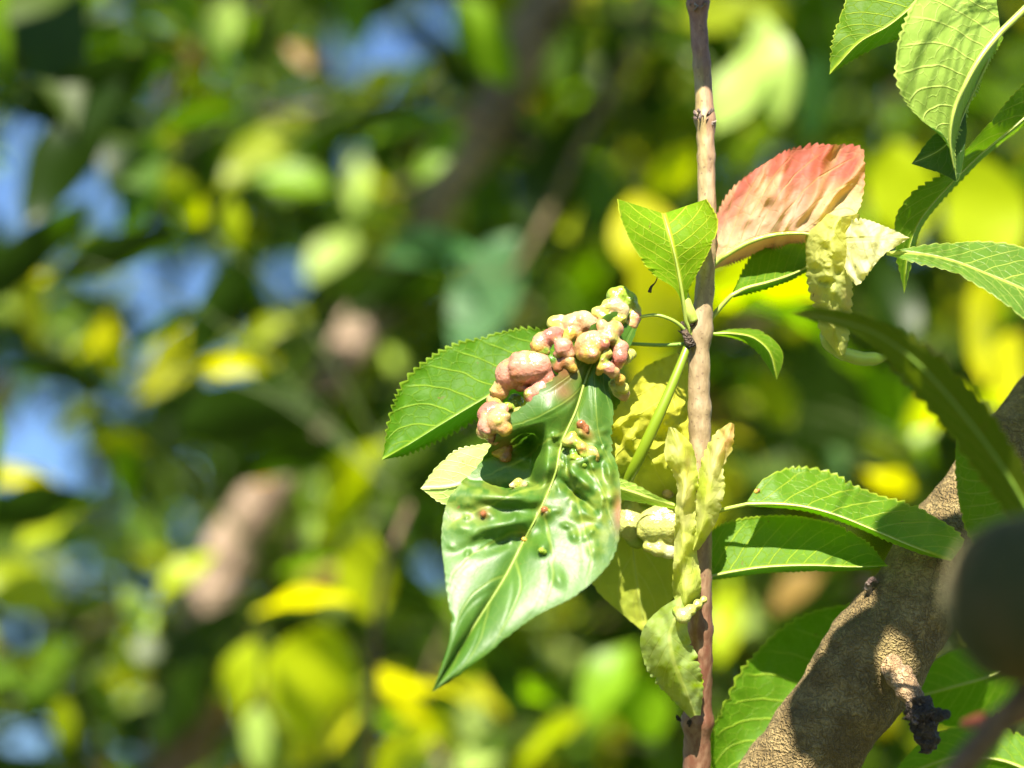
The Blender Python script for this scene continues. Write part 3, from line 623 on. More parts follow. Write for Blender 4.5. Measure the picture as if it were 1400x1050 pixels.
# hanging twisted end: a fat roll
def roll_dz(x, y, u, v):
    return -9.0 * np.sqrt(np.clip(1 - v ** 2, 0, 1)) + 1.3 * fbm(x * 0.07, y * 0.07, 3.3) + 3.0 * gauss(x, y, 1114, 368, 7, 5) + 4.0 * gauss(x, y, 1130, 386, 9, 5) + 2.5 * gauss(x, y, 1146, 372, 6, 6)
leaf(shoot, [(1150, 296, -2), (1138, 318, -4), (1136, 350, -5), (1138, 390, -3), (1140, 425, 0), (1140, 460, 4), (1150, 486, 8)],
     [(1128, 292, 2), (1103, 318, 2), (1102, 345, 1), (1106, 390, 2), (1116, 425, 4), (1124, 455, 7), (1146, 486, 9)],
     [(1176, 292, 2), (1168, 318, 2), (1166, 350, 1), (1164, 390, 2), (1162, 425, 4), (1160, 455, 7), (1156, 484, 9)],
     M_sick, nu=130, nv=61, teeth=20, amp=2.5, dz=roll_dz, tint=cream_tint, seed=5.0, name='leaf_roll', label='cream rolled end of the red leaf hanging down')
leaf(shoot, [(1146, 330, -5), (1160, 328, -8), (1184, 327, -13), (1212, 326, -14), (1244, 325, -12)],
     [(1150, 312, -6), (1162, 303, -8), (1180, 300, -11), (1212, 311, -12), (1244, 325, -12)],
     [(1150, 352, -6), (1160, 376, -9), (1174, 388, -13), (1206, 350, -15), (1244, 325, -12)],
     M_sick, nu=110, nv=41, teeth=16, amp=1.6, puff=2.2, tint=lambda x, y, u, v: np.zeros(x.shape + (3,)) + np.array([0.74, 0.69, 0.34]), seed=6.0, name='leaf_lobe', label='bright cream pointed lobe of the red leaf')
tube('leaf_curl', W(np.array([(1138, 440, 6), (1130, 462, 7), (1142, 478, 8), (1170, 488, 8), (1196, 490, 8), (1218, 486, 9)], float)), [0.0016, 0.0017, 0.0017, 0.0018, 0.0015, 0.0005], M_rib, shoot, 10, n=30, rough=0.0003, rough_scale=400)['label'] = 'yellow curled tip under the cream roll'
# ---- small leaf right of the stem -------------------------------------------------
leaf(shoot, [(1000, 404, 0), (1020, 394, 1), (1050, 386, 2), (1085, 374, 4), (1130, 352, 8)],
     [(1002, 398, 0), (1012, 380, 5), (1030, 350, 9), (1062, 328, 12), (1130, 330, 12)],
     [(1003, 407, 1), (1025, 400, 4), (1055, 392, 6), (1088, 380, 8), (1130, 354, 10)],
     M_leaf, under=True, nu=120, nv=29, teeth=20, amp=2.4, cup=1.5, puff=0.6, seed=7.0, rib=6, stalk=[(970, 438, 2), (985, 420, 1)], colour=(0.9, 0.95, 0.8), label='green leaf tucked under the red one')
leaf(shoot, [(974, 456, 2), (1000, 456, 2), (1030, 462, 3), (1052, 482, 4), (1062, 520, 6)],
     [(974, 455, 2), (1005, 450, 3), (1042, 454, 5), (1070, 482, 6), (1062, 520, 6)],
     [(974, 458, 3), (1000, 461, 5), (1022, 470, 7), (1042, 490, 8), (1062, 520, 6)],
     M_leaf, under=True, nu=100, nv=25, teeth=18, amp=2.4, puff=0.4, seed=8.0, rib=3, stalk=[(962, 460, 1)], label='small dark green leaf arching over at its tip')
# ---- two leaves right ------------------------------------------------------------
arched = leaf(shoot, [(1022, 689, -2), (1060, 689, -3), (1100, 693, -4), (1145, 705, -6), (1200, 727, -11), (1250, 748, -17), (1300, 766, -20)],
     [(1022, 684, -2), (1045, 655, 2), (1086, 641, 7), (1135, 648, 8), (1185, 672, 3), (1265, 700, -9), (1316, 738, -17), (1302, 765, -20)],
     [(1022, 692, -2), (1060, 694, 0), (1100, 698, 1), (1145, 711, 0), (1200, 733, -6), (1250, 754, -14), (1300, 767, -20)],
     M_fresh, nu=180, nv=35, teeth=30, amp=3.8, wave=3.0, puff=0.9, seed=9.0, rib=5, rib_end=0.9, stalk=[(960, 708, 3), (985, 698, 0)], colour=(0.95, 0.95, 0.9), label='arched green leaf reaching towards the thick branch')
leaf(shoot, [(962, 790, 3), (1000, 782, 2), (1050, 775, 1), (1110, 773, 0), (1165, 775, -1), (1214, 774, -2)],
     [(962, 744, 6), (980, 722, 7), (1020, 709, 8), (1070, 706, 8), (1125, 713, 6), (1172, 732, 3), (1214, 774, -2)],
     [(962, 794, 5), (1000, 789, 8), (1050, 783, 9), (1110, 781, 8), (1165, 780, 5), (1214, 774, -2)],
     M_leaf, under=True, nu=170, nv=33, teeth=34, amp=2.8, cup=1.0, puff=0.7, seed=10.0, rib=4, stalk=[(955, 800, 3)], label='dark green leaf with a bright lower fold', colour=(1, 1.05, 0.9))
for bx, by, bz in ((1034, 667, -1), (1058, 650, 2.5), (1088, 641, 6)):
    gall(arched, [(bx, by + 5, 3.4, bz + 1, AMBER), (bx + 3, by + 3, 2.6, bz + .7, RUST)], vox=0.0003, name='blister', label='small amber blister on the arched leaf margin')
# ---- yellow wrinkled leaf behind ---------------------------------------------------
def yel_tint(x, y, u, v):
    a = np.array([0.56, 0.54, 0.03]); b = np.array([0.26, 0.34, 0.03])
    k = np.clip((y - 590) / 90, 0, 1)[..., None] * 0.8 + 0.2 * np.clip(fbm(x * 0.04, y * 0.04, 1.0) + 0.3, 0, 1)[..., None]
    return a * (1 - k) + b * k
leaf(shoot, [(930, 486, 12), (915, 530, 8), (895, 580, 2), (872, 632, -3), (862, 700, 9), (870, 790, 12), (884, 868, 14)],
     [(926, 482, 12), (880, 505, 6), (840, 555, -2), (824, 590, -6), (822, 680, -2), (808, 790, 12), (884, 868, 14)],
     [(936, 488, 14), (950, 520, 11), (945, 590, 6), (930, 650, 3), (925, 720, 14), (922, 810, 14), (884, 868, 14)],
     M_sick, under=True, nu=170, nv=61, teeth=30, amp=2.6, tint=yel_tint, seed=11.0, rib=3,
     dz=lambda x, y, u, v: 3.4 * fbm(x * 0.03, y * 0.03, 7.0, 3) * np.clip((720 - y) / 120, 0.25, 1) - 4 * gauss(x, y, 850, 575, 30, 14, -30) - 3 * gauss(x, y, 905, 560, 14, 30, 30),
     label='crumpled yellow green leaf hanging behind the blistered one')
tube('leaf_stalk', W(np.array([(944, 462, -1), (936, 484, -3), (920, 524, -5), (898, 574, -6), (874, 625, -4), (852, 668, 1)], float)), [0.0009, 0.0012, 0.0014, 0.0015, 0.0015, 0.0011], M_stalk, shoot, 14, n=40)
gall(shoot, [(862, 716, 20, 6, (0.45, 0.47, 0.14)), (856, 700, 18, 7, (0.42, 0.45, 0.12)), (870, 735, 14, 7, LIME), (880, 704, 12, 8, LIME)], vox=0.0006, name='leaf_bladder', label='swollen yellow green bladder beside the blistered leaf')
gall(shoot, [(894, 718, 22, 2, (0.48, 0.50, 0.14)), (916, 716, 24, 2, (0.50, 0.50, 0.15)), (908, 706, 18, 2, (0.52, 0.53, 0.17)), (880, 728, 9, 1, YG), (900, 750, 11, 1, (0.52, 0.53, 0.17)), (915, 754, 10, 1, (0.58, 0.57, 0.3)), (886, 748, 7, 1, YG), (925, 735, 14, 4, LIME)], vox=0.0006, name='leaf_bladder', label='pale swollen bladder behind the twisted leaf')
gall(shoot, [(905, 655, 12, 9, (0.42, 0.40, 0.22)), (918, 662, 11, 9, (0.36, 0.34, 0.2)), (913, 674, 8, 7, CREAM), (893, 664, 10, 10, (0.3, 0.32, 0.12)), (880, 660, 10, 11, (0.28, 0.32, 0.1)), (930, 668, 10, 8, LIME)], vox=0.0005, name='leaf_bladder', label='dull cream bladder above the white stalk')
# white edged narrow leaf crossing
leaf(shoot, [(846, 668, -6), (870, 676, -5), (900, 686, -4), (930, 694, -3), (952, 700, -2)],
     [(842, 652, -7), (868, 662, -6), (898, 678, -5), (930, 691, -3), (952, 700, -2)],
     [(845, 682, -4), (870, 686, -3), (900, 692, -3), (930, 697, -2), (952, 701, -2)],
     M_pale, under=True, nu=70, nv=21, teeth=10, amp=1.5, seed=12.0, colour=(1.9, 1.9, 1.7), label='narrow pale folded leaf crossing to the stem')
# ---- twisted cream leaf in front of the stem ------------------------------------------
def twist_tint(x, y, u, v):
    a = np.array([0.41, 0.49, 0.05]); b = np.array([0.54, 0.54, 0.20]); c0 = np.array([0.30, 0.38, 0.06])
    k = np.clip(0.5 + 0.9 * fbm(x * 0.05, y * 0.03, 4.4), 0, 1)[..., None]
    c = a * (1 - k) + b * k
    d = np.clip((y - 780) / 60, 0, 1)[..., None] * 0.75
    c = c * (1 - d) + c0 * d
    r_ = (gauss(x, y, 996, 596, 14, 34, 20) + 0.35 * gauss(x, y, 940, 640, 6, 50))[..., None]
    return c * (1 - 0.75 * r_) + np.array([0.55, 0.20, 0.15]) * 0.75 * r_
leaf(shoot, [(938, 838, -7), (936, 800, -9), (934, 750, -10), (934, 700, -11), (935, 650, -10), (930, 610, -8), (918, 584, -6)],
     [(928, 838, -6), (920, 805, -8), (922, 750, -9), (924, 700, -9), (926, 660, -9), (909, 624, -8), (914, 584, -6)],
     [(952, 836, -5), (958, 800, -7), (952, 750, -7), (950, 700, -7), (953, 650, -7), (946, 610, -7), (924, 586, -6)],
     M_sick, nu=150, nv=41, teeth=20, amp=2.4, seed=13.0, tint=twist_tint, puff=1.8, dz=lambda x, y, u, v: -3 * np.cos(v * 1.5) + 1.2 * np.sin(y * 0.09 + v * 2), label='cream twisted leaf standing in front of the stem')
leaf(shoot, [(948, 752, -7), (962, 712, -9), (968, 670, -10), (975, 630, -9), (990, 600, -7), (1000, 578, -6)],
     [(942, 750, -6), (950, 706, -7), (954, 668, -7), (961, 628, -6), (978, 594, -5), (997, 578, -6)],
     [(955, 752, -6), (980, 712, -7), (990, 668, -8), (988, 638, -8), (1000, 612, -7), (1004, 580, -6)],
     M_sick, nu=110, nv=35, teeth=16, amp=2.2, seed=14.0, tint=twist_tint, puff=1.7, dz=lambda x, y, u, v: -2.5 * np.cos(v * 1.5), label='cream curled leaf with a rosy pointed tip')
leaf(shoot, [(930, 815, -7), (926, 838, -9), (916, 868, -10), (922, 905, -10), (938, 945, -8), (950, 978, -5)],
     [(905, 830, -7), (884, 852, -7), (875, 880, -7), (890, 922, -7), (922, 958, -6), (944, 982, -5)],
     [(952, 812, -5), (962, 826, -6), (940, 850, -7), (952, 900, -7), (960, 935, -6), (958, 978, -5)],
     M_sick, nu=120, nv=41, teeth=18, amp=2.0, seed=15.0, tint=lambda x, y, u, v: np.zeros(x.shape + (3,)) + np.array([0.24, 0.33, 0.075]) + 0.06 * fbm(x * .08, y * .08, 2.)[..., None], puff=1.2,
     dz=lambda x, y, u, v: -3.5 * np.cos(v * 1.5) - 2 * gauss(x, y, 898, 880, 12, 40, -20), label='rolled green leaf end curling against the stem')
gall(shoot, [(934, 842, 10, -13, (0.48, 0.50, 0.16)), (944, 834, 8, -12, YG), (926, 836, 7, -12, LIME), (954, 826, 7, -10, YG), (962, 820, 5, -8, YG)], vox=0.0004, name='leaf_bladder', label='round yellow green knob on the rolled leaf')

# speck caught on a thread
bit = empty('plant_debris', W(np.array([889, 398, -6.0])), 'tiny dark plant scrap hanging on a silk thread above the galls', 'debris')
tube('husk', W(np.array([(899, 379, -6), (896, 386, -6), (890, 393, -6), (888, 400, -6)], float)), [0.00012, 0.00018, 0.0003, 0.0005], M_dark, bit, 6, n=12)
tube('thread', W(np.array([(898, 380, -6), (899, 374, -6.5), (897, 369, -10.6)], float)), [0.00003, 0.00003, 0.00003], M_scale, bit, 4, n=6)

# ------------------------------------------------------------------ thick branch
branch = empty('peach_branch', W(np.array([940.0, 1330.0, 25.0])), 'thick grey brown branch slanting behind the dark fuzzy peach', 'branch')
bp = [(820, 1500, 70), (925, 1330, 28), (1010, 1180, 10), (1085, 1060, 6), (1150, 965, 4), (1215, 872, 4), (1290, 762, 6), (1362, 662, 10), (1430, 572, 16), (1530, 440, 30), (1680, 250, 60)]
n = 260; c3 = spline(bp, n); q3 = W(c3)
fr = np.linspace(0, 1, n)
rr = np.interp(fr, [0, 0.4, 0.6, 1], [78, 67, 64, 52]) * MM / 1000
rr = rr + 0.0022 * gauss(c3[:, 0], c3[:, 1], 1235, 930, 60)
v, f = tube_data(q3, rr, 110, rough=0.0008, rough_scale=150)
branch_limb = mesh_obj('limb', v, f, M_bark, branch)
def knob(parent, name, pts, radii, mat, **kw):
    return tube(name, W(np.array(pts, float)), [r * MM / 1000 for r in radii], mat, parent, 16, n=26, **kw)
knob(branch, 'spur', [(1215, 905, -8), (1236, 935, -14), (1254, 962, -18), (1262, 985, -20)], [13, 18, 16, 9], M_torn, rough=0.0009, rough_scale=500)
knob(branch, 'spur_tip', [(1252, 958, -18), (1262, 984, -20), (1268, 1008, -21), (1266, 1030, -21)], [17, 19, 17, 7], M_dark, rough=0.0014, rough_scale=700)
knob(branch, 'bud_stub', [(1262, 972, -20), (1282, 978, -24), (1296, 978, -28)], [9, 7, 5], M_dark, rough=0.0006, rough_scale=700)
scar(1258, 985, -21, 14, 9, 22, M_scale, branch, 0.7)
knob(branch, 'bark_chip', [(1190, 812, 0), (1187, 800, -2), (1192, 793, -3), (1200, 795, -2)], [5, 5, 4, 1.5], M_scale, rough=0.0005, rough_scale=900)
# leaves of the branch
leaf(branch, [(1240, 900, 30), (1180, 920, 26), (1120, 955, 22), (1060, 1000, 18), (1010, 1060, 14), (985, 1120, 10)],
     [(1230, 830, 34), (1172, 827, 30), (1108, 838, 26), (1050, 876, 21), (1006, 935, 16), (974, 1010, 12), (985, 1120, 10)],
     [(1240, 960, 32), (1190, 985, 30), (1130, 1030, 26), (1080, 1075, 22), (1030, 1110, 16), (985, 1120, 10)],
     M_leaf, under=True, nu=150, nv=29, teeth=30, amp=4.0, cup=2, puff=1.0, seed=21.0, rib=5, label='large shaded leaf passing behind the branch', colour=(0.85, 0.95, 0.9))
leaf(branch, [(1420, 720, -18), (1390, 690, -20), (1360, 655, -22), (1332, 622, -23), (1307, 598, -24)],
     [(1380, 780, -10), (1345, 760, -14), (1318, 715, -18), (1308, 655, -21), (1307, 598, -24)],
     [(1440, 700, -26), (1410, 660, -30), (1372, 632, -30), (1335, 606, -28), (1307, 598, -24)],
     M_leaf, nu=110, nv=27, teeth=18, amp=2.0, seed=22.0, rib=4, puff=0.6, label='small folded leaf on the thick branch')
leaf(branch, [(1400, 900, 24), (1350, 925, 24), (1300, 940, 24), (1262, 950, 24), (1230, 955, 24)],
     [(1400, 880, 28), (1350, 880, 28), (1300, 890, 28), (1265, 915, 28), (1230, 955, 24)],
     [(1400, 950, 28), (1350, 985, 28), (1300, 995, 28), (1262, 980, 28), (1230, 955, 24)],
     M_leaf, under=True, nu=90, nv=21, teeth=18, amp=3.0, seed=23.0, rib=4, colour=(1.0, 1.1, 0.9), label='shaded leaf between the branch and the peach')
leaf(branch, [(1420, 1060, 10), (1370, 1040, 12), (1310, 1035, 14), (1260, 1050, 16), (1210, 1075, 16)],
     [(1420, 1020, 14), (1370, 995, 16), (1310, 995, 18), (1255, 1018, 18), (1210, 1075, 16)],
     [(1420, 1100, 14), (1370, 1095, 16), (1310, 1090, 18), (1260, 1085, 18), (1210, 1075, 16)],
     M_leaf, under=True, nu=90, nv=21, teeth=18, amp=3.0, seed=24.0, rib=4, colour=(1.0, 1.1, 0.9), label='shaded leaf below the spur')

# ------------------------------------------------------------------ peach in front
fc = np.array([1404.0, 818.0, -150.0]); fcw = W(fc); fr_ = 112 * MM / 1000 * (D - 0.150) / D
fruit = empty('peach_fruit', fcw - np.array([0, 0, fr_]), 'dark fuzzy unripe peach hanging in front of the thick branch', 'peach')
nu_, nv_ = 60, 80
th = np.linspace(0, math.pi, nu_); ph = np.linspace(0, 2 * math.pi, nv_, endpoint=False)
T_, F_ = np.meshgrid(th, ph, indexing='ij')
groove = 1 - 0.07 * np.exp(-((((F_ - 2.2 + math.pi) % (2 * math.pi)) - math.pi) / 0.22) ** 2) * np.sin(T_)
rad_ = fr_ * groove * (1 + 0.05 * np.cos(T_) ** 2 * np.sign(-np.cos(T_)) - 0.12 * np.exp(-(T_ / 0.25) ** 2))
v = np.stack([rad_ * np.sin(T_) * np.cos(F_), rad_ * np.sin(T_) * np.sin(F_), rad_ * 1.04 * np.cos(T_)], -1).reshape(-1, 3)
i, j = np.meshgrid(np.arange(nu_ - 1), np.arange(nv_), indexing='ij')
A_ = (i*nv_ + j).ravel(); B_ = (i*nv_ + (j+1) % nv_).ravel()
tilt = np.array(Matrix.Rotation(math.radians(28), 3, 'Y') @ Matrix.Rotation(math.radians(-20), 3, 'X'))
skin = mesh_obj('skin', v @ tilt.T + fcw, np.stack([A_, A_ + nv_, B_ + nv_, B_], 1), M_fruit, fruit)
# velvet: short fine hairs
nh = 5000
d_ = RNG.normal(size=(nh, 3)); d_ /= np.linalg.norm(d_, axis=1)[:, None]
base = d_ * fr_ * 0.985; tipd = d_ + RNG.normal(size=(nh, 3)) * 0.35
tip = base + tipd / np.linalg.norm(tipd, axis=1)[:, None] * RNG.uniform(0.0008, 0.0022, (nh, 1))
sd = np.cross(d_, RNG.normal(size=(nh, 3))); sd /= np.linalg.norm(sd, axis=1)[:, None]
hv = np.stack([base - sd * 0.00003, base + sd * 0.00003, tip], 1).reshape(-1, 3) + fcw
M_fuzz = G('peach_fuzz'); M_fuzz.p.inputs['Base Color'].default_value = (0.42, 0.38, 0.16, 1); M_fuzz.p.inputs['Roughness'].default_value = 0.6; M_fuzz = M_fuzz.mat
tag(mesh_obj('fuzz', hv, np.arange(nh * 3).reshape(-1, 3), M_fuzz, fruit), kind='stuff')
M_red = G('red_stalk'); M_red.p.inputs['Base Color'].default_value = (0.16, 0.03, 0.02, 1); M_red.p.inputs['Roughness'].default_value = 0.45; M_red = M_red.mat
st0 = fcw + np.array([0.012, 0.004, fr_ * 0.9])
tube('fruit_stalk', np.array([st0 - np.array([0, 0, 0.006]), st0 + np.array([0.004, 0.002, 0.01]), st0 + np.array([0.02, 0.01, 0.03])]), [0.0022, 0.0018, 0.0022], M_twig_far, fruit, 10, n=12)
# the thin twig that carries it and crosses the corner
fork = empty('fruiting_twig', W(np.array([1290.0, 1120.0, -135.0])), 'thin dark brown twig crossing the corner below the peach', 'twig')
e1 = st0 + np.array([0.02, 0.01, 0.03])
tw_pts = np.vstack([W(np.array([(1230, 1180, -120), (1290, 1082, -130), (1345, 1012, -135), (1400, 955, -138), (1470, 880, -138)], float)), e1[None] + np.array([[0.012, 0.0, -0.012]]), e1[None]])
tube('stem', tw_pts, [0.0032, 0.0029, 0.0027, 0.0026, 0.0025, 0.0024, 0.0020], M_twig_far, fork, 12, n=50, rough=0.0002, rough_scale=300)
tube('bud', W(np.array([(1318, 990, -95), (1345, 985, -105), (1375, 985, -115), (1405, 975, -125), (1430, 950, -134), (1440, 915, -138)], float)), [0.0010, 0.0016, 0.0018, 0.0016, 0.0012, 0.001], M_red, fork, 10, n=40)['label'] = 'reddish side shoot'

# ------------------------------------------------------------------ leafy twig, upper right
tr_ = empty('leafy_twig', W(np.array([1480.0, -20.0, -10.0])), 'leafy twig whose pale serrated leaves hang beside the red leaf', 'twig')
tube('stem', W(np.array([(1680, 250, 60), (1620, 120, 20), (1520, 10, -8), (1440, -30, -12), (1340, -60, -10), (1240, -90, -8)], float)), [0.003, 0.0026, 0.0022, 0.0018, 0.0014, 0.0006], M_twig_far, tr_, 12, n=50)
leaf(tr_, [(1368, 44, -12), (1345, 72, -14), (1325, 105, -15), (1305, 150, -15), (1299, 195, -13), (1308, 246, -10)],
     [(1360, -20, -10), (1262, -10, -16), (1236, 38, -20), (1225, 85, -21), (1234, 128, -20), (1262, 166, -18), (1292, 188, -15), (1308, 246, -10)],
     [(1372, 52, -8), (1352, 84, -4), (1337, 118, -2), (1322, 150, -4), (1306, 195, -8), (1308, 246, -10)],
     M_pale, under=True, nu=180, nv=35, teeth=34, amp=3.6, puff=0.8, seed=31.0, rib=9, label='pale green leaf seen from below with a thick white midrib', stalk=[(1440, -30, -12), (1405, 8, -12)], colour=(1.0, 1.05, 0.85))
leaf(tr_, [(1300, -40, -12), (1255, 2, -12), (1215, 35, -12), (1175, 58, -11), (1134, 102, -10)],
     [(1250, -90, -8), (1185, -40, -6), (1152, 12, -8), (1140, 60, -9), (1134, 102, -10)],
     [(1310, -20, -6), (1268, 12, -4), (1225, 52, -3), (1175, 75, -6), (1134, 102, -10)],
     M_leaf, under=True, nu=120, nv=27, teeth=26, amp=3.0, puff=0.8, seed=32.0, rib=3.5, label='dark leaf with its tip folded over', stalk=[(1340, -62, -10)])
leaf(tr_, [(1440, 122, 6), (1400, 162, 4), (1340, 212, 2), (1290, 262, 1), (1256, 305, 1), (1242, 345, 2), (1236, 402, 4)],
     [(1440, 80, 0), (1396, 120, -2), (1335, 188, -5), (1295, 236, -6), (1248, 265, -6), (1224, 305, -4), (1236, 402, 4)],
     [(1440, 126, 12), (1402, 168, 12), (1344, 217, 10), (1294, 267, 8), (1260, 310, 7), (1248, 350, 6), (1236, 402, 4)],
     M_leaf, under=True, nu=180, nv=31, teeth=34, amp=3.6, puff=0.5, seed=33.0, rib=3.5, label='long folded dark leaf with a bright toothed edge', stalk=[(1560, 60, 0), (1490, 95, 6)])
leaf(tr_, [(1320, 150, -6), (1305, 185, -7), (1285, 205, -7), (1246, 224, -7)],
     [(1300, 140, -6), (1290, 172, -6), (1272, 190, -6), (1246, 224, -7)],
     [(1322, 180, -6), (1310, 246, -7), (1290, 238, -7), (1246, 224, -7)],
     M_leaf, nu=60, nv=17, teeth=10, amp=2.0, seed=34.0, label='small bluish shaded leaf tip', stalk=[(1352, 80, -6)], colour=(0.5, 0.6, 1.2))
leaf(tr_, [(1212, 346, -8), (1250, 346, -10), (1300, 356, -12), (1350, 375, -14), (1410, 400, -16), (1500, 440, -14)],
     [(1212, 344, -8), (1252, 338, -8), (1286, 334, -6), (1345, 331, -4), (1412, 345, -4), (1500, 440, -14)],
     [(1212, 349, -8), (1248, 357, -12), (1300, 371, -17), (1350, 397, -22), (1412, 440, -26), (1500, 440, -14)],
     M_leaf, nu=120, nv=29, teeth=22, amp=2.4, puff=0.6, seed=35.0, label='broad green leaf beside the cream lobe, pale bluish sheen painted in', colour=(1.7, 1.5, 3.5))  # colour multiplier carries the pale bluish sunlit sheen
# unseen leaves added above the frame to shade the branch, peach and stem top
def shade(target, t_, along, length, wid, cn=(0.03, 0.075, 0.006)):
    c_ = W(np.array(target, float)) + S * t_
    while proj(c_)[1] > -40 - 0.55 * length * 1000 / MM: t_ += 0.01; c_ = W(np.array(target, float)) + S * t_
    a0, a1 = W(np.array(along[0], float)), W(np.array(along[1], float)); ax = unit(a1 - a0); ax = unit(ax - S * (ax @ S) * 0.8)
    SHADE.append((c_ - ax * length / 2, ax, S + 0.25 * FWD, length, wid, cn))
SHADE = []
B0, B1 = (1085, 1060, 6), (1362, 662, 10)
shade((1138, 950, -8), 0.26, (B0, B1), 0.030, 3.0)
shade((1165, 1005, -8), 0.28, (B0, B1), 0.028, 2.8)
shade((1140, 920, -8), 0.27, (B0, B1), 0.030, 2.0)
shade((1168, 862, -6), 0.27, (B0, B1), 0.024, 2.0)
shade((1266, 768, -8), 0.26, (B0, B1), 0.036, 2.8)
shade((1300, 800, -8), 0.28, (B0, B1), 0.036, 2.8)
shade((1285, 745, -8), 0.25, (B0, B1), 0.034, 2.2)
shade((1300, 1050, -10), 0.31, (B0, B1), 0.034, 2.2)
for k_ in range(3): shade((1412 + 36 * k_, 838, -150), 0.22 + 0.02 * k_, ((1380, 900, -150), (1400, 700, -150)), 0.075, 1.5)
shade((952, 20, 3), 0.06, ((930, 60, 3), (980, -20, 3)), 0.036, 2.4)
# big shaded leaf in front
leaf(tr_, [(1490, 850, -62), (1430, 745, -68), (1378, 650, -72), (1320, 570, -74), (1255, 497, -74), (1185, 450, -72), (1080, 428, -68)],
     [(1510, 820, -64), (1445, 700, -70), (1400, 640, -74), (1340, 548, -77), (1262, 475, -77), (1180, 432, -74), (1120, 420, -70), (1080, 428, -68)],
     [(1470, 860, -58), (1405, 750, -62), (1355, 668, -66), (1300, 594, -68), (1240, 520, -68), (1180, 462, -68), (1120, 440, -68), (1080, 428, -68)],
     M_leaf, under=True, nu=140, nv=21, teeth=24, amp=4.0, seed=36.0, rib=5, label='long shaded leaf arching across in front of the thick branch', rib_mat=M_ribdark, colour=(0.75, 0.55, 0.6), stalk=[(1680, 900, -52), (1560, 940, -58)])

# ------------------------------------------------------------------ the tree behind
GAPS = [(16, 250, 44, 100, 10), (118, 272, 56, 34, -25), (62, 150, 26, 26, 0), (515, 72, 72, 40, 0), (595, 22, 40, 30, 0), (472, 170, 26, 24, 0), (255, 405, 38, 66, 25), (205, 380, 22, 40, 20), (382, 368, 24, 32, 0),
        (36, 590, 56, 46, 0), (30, 650, 60, 20, 0), (16, 1006, 34, 34, 0), (592, 762, 26, 26, 0), (120, 362, 60, 22, 0), (215, 870, 16, 22, 0), (300, 500, 30, 20, -20), (60, 640, 50, 30, 0)]
def in_gap(px, py, grow=1.0):
    r = np.zeros(np.shape(px), bool)
    for cx, cy, rx, ry, a in GAPS:
        a = math.radians(a); dx, dy = px - cx, py - cy
        X = (dx * math.cos(a) + dy * math.sin(a)) / (rx * grow); Y = (-dx * math.sin(a) + dy * math.cos(a)) / (ry * grow)
        r |= X * X + Y * Y < 1
    return r
LIT = [W(np.array(p_, float)) for p_ in ((466, 488, 560), (328, 728, 560), (302, 782, 560))]
def blocks_lit(c_, r_=0.034):
    """would this leaf keep the sun off, or hide, the bare sunlit stretches of the limb?"""
    for q_ in LIT:
        d_ = c_ - q_; t_ = d_ @ S
        if t_ > 0 and np.linalg.norm(d_ - S * t_) < r_: return True
        e_ = unit(CAM - q_); t_ = d_ @ e_
        if t_ > 0 and np.linalg.norm(d_ - e_ * t_) < 0.024: return True
    for q_ in BARE:
        d_ = c_ - q_; e_ = unit(CAM - q_); t_ = d_ @ e_
        if t_ > 0 and np.linalg.norm(d_ - e_ * t_) < 0.03: return True
    return False
BARE = [W(np.array(p_, float)) for p_ in ((745, 20, 620), (715, 75, 610), (685, 130, 605), (650, 190, 600), (625, 235, 590))]
def unit_leaf(nu, nv, width, curl, fold, twist, tip=0.85, seed=0.0):
    """lance-shaped leaf of length 1 along +y, upper face +z"""
    u = np.linspace(0, 1, nu); s = np.linspace(-1, 1, nv)
    w = width * 0.5 * np.clip(np.sin(math.pi * u ** tip), 0, 1) ** 0.85
    th = curl * u; y = np.cumsum(np.cos(th)) / nu; z = -np.cumsum(np.sin(th)) / nu
    A = np.zeros((nu, nv, 3))
    for j, v in enumerate(s):
        x = v * w; zz = abs(v) * w * fold + 0.03 * math.copysign(1, v) * abs(v) * np.sin(u * 9 + seed)
        tw = twist * u
        A[:, j, 0] = x * np.cos(tw) - zz * np.sin(tw); A[:, j, 1] = y; A[:, j, 2] = z + x * np.sin(tw) + zz * np.cos(tw)
    return A.reshape(-1, 3), grid_faces(nu, nv, True)
def frame(axis, normal):
    y = unit(axis); z = np.asarray(normal, float); z = unit(z - y * (z @ y)); x = np.cross(y, z)
    return np.stack([x, y, z], 1)
SHAPES = []
for k in range(7):
    rs = random.Random(40 + k)
    V_, F2 = unit_leaf(12, 5, rs.uniform(0.25, 0.34), rs.uniform(0.1, 1.1), rs.uniform(0.1, 0.6), rs.uniform(-0.7, 0.7), seed=k)
    me = bpy.data.meshes.new('leaf'); me.from_pydata(V_.tolist(), [], F2.tolist()); me.materials.append(M_bgleaf)
    me.polygons.foreach_set('use_smooth', np.ones(len(me.polygons), bool)); SHAPES.append(me)
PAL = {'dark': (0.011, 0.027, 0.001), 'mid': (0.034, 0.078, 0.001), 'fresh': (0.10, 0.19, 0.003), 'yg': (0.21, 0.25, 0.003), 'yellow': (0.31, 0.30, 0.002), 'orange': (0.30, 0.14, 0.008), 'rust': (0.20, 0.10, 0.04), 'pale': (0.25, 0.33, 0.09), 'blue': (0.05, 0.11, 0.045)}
def pick(rs, right):
    x = rs.random()
    t_ = (('dark', .52), ('mid', .18), ('fresh', .13), ('yg', .08), ('yellow', .03), ('pale', .05), ('rust', .01)) if not right else (('dark', .38), ('mid', .18), ('fresh', .17), ('yg', .14), ('yellow', .07), ('pale', .05), ('rust', .01))
    for k, p in t_:
        x -= p
        if x < 0: return k
    return 'mid'

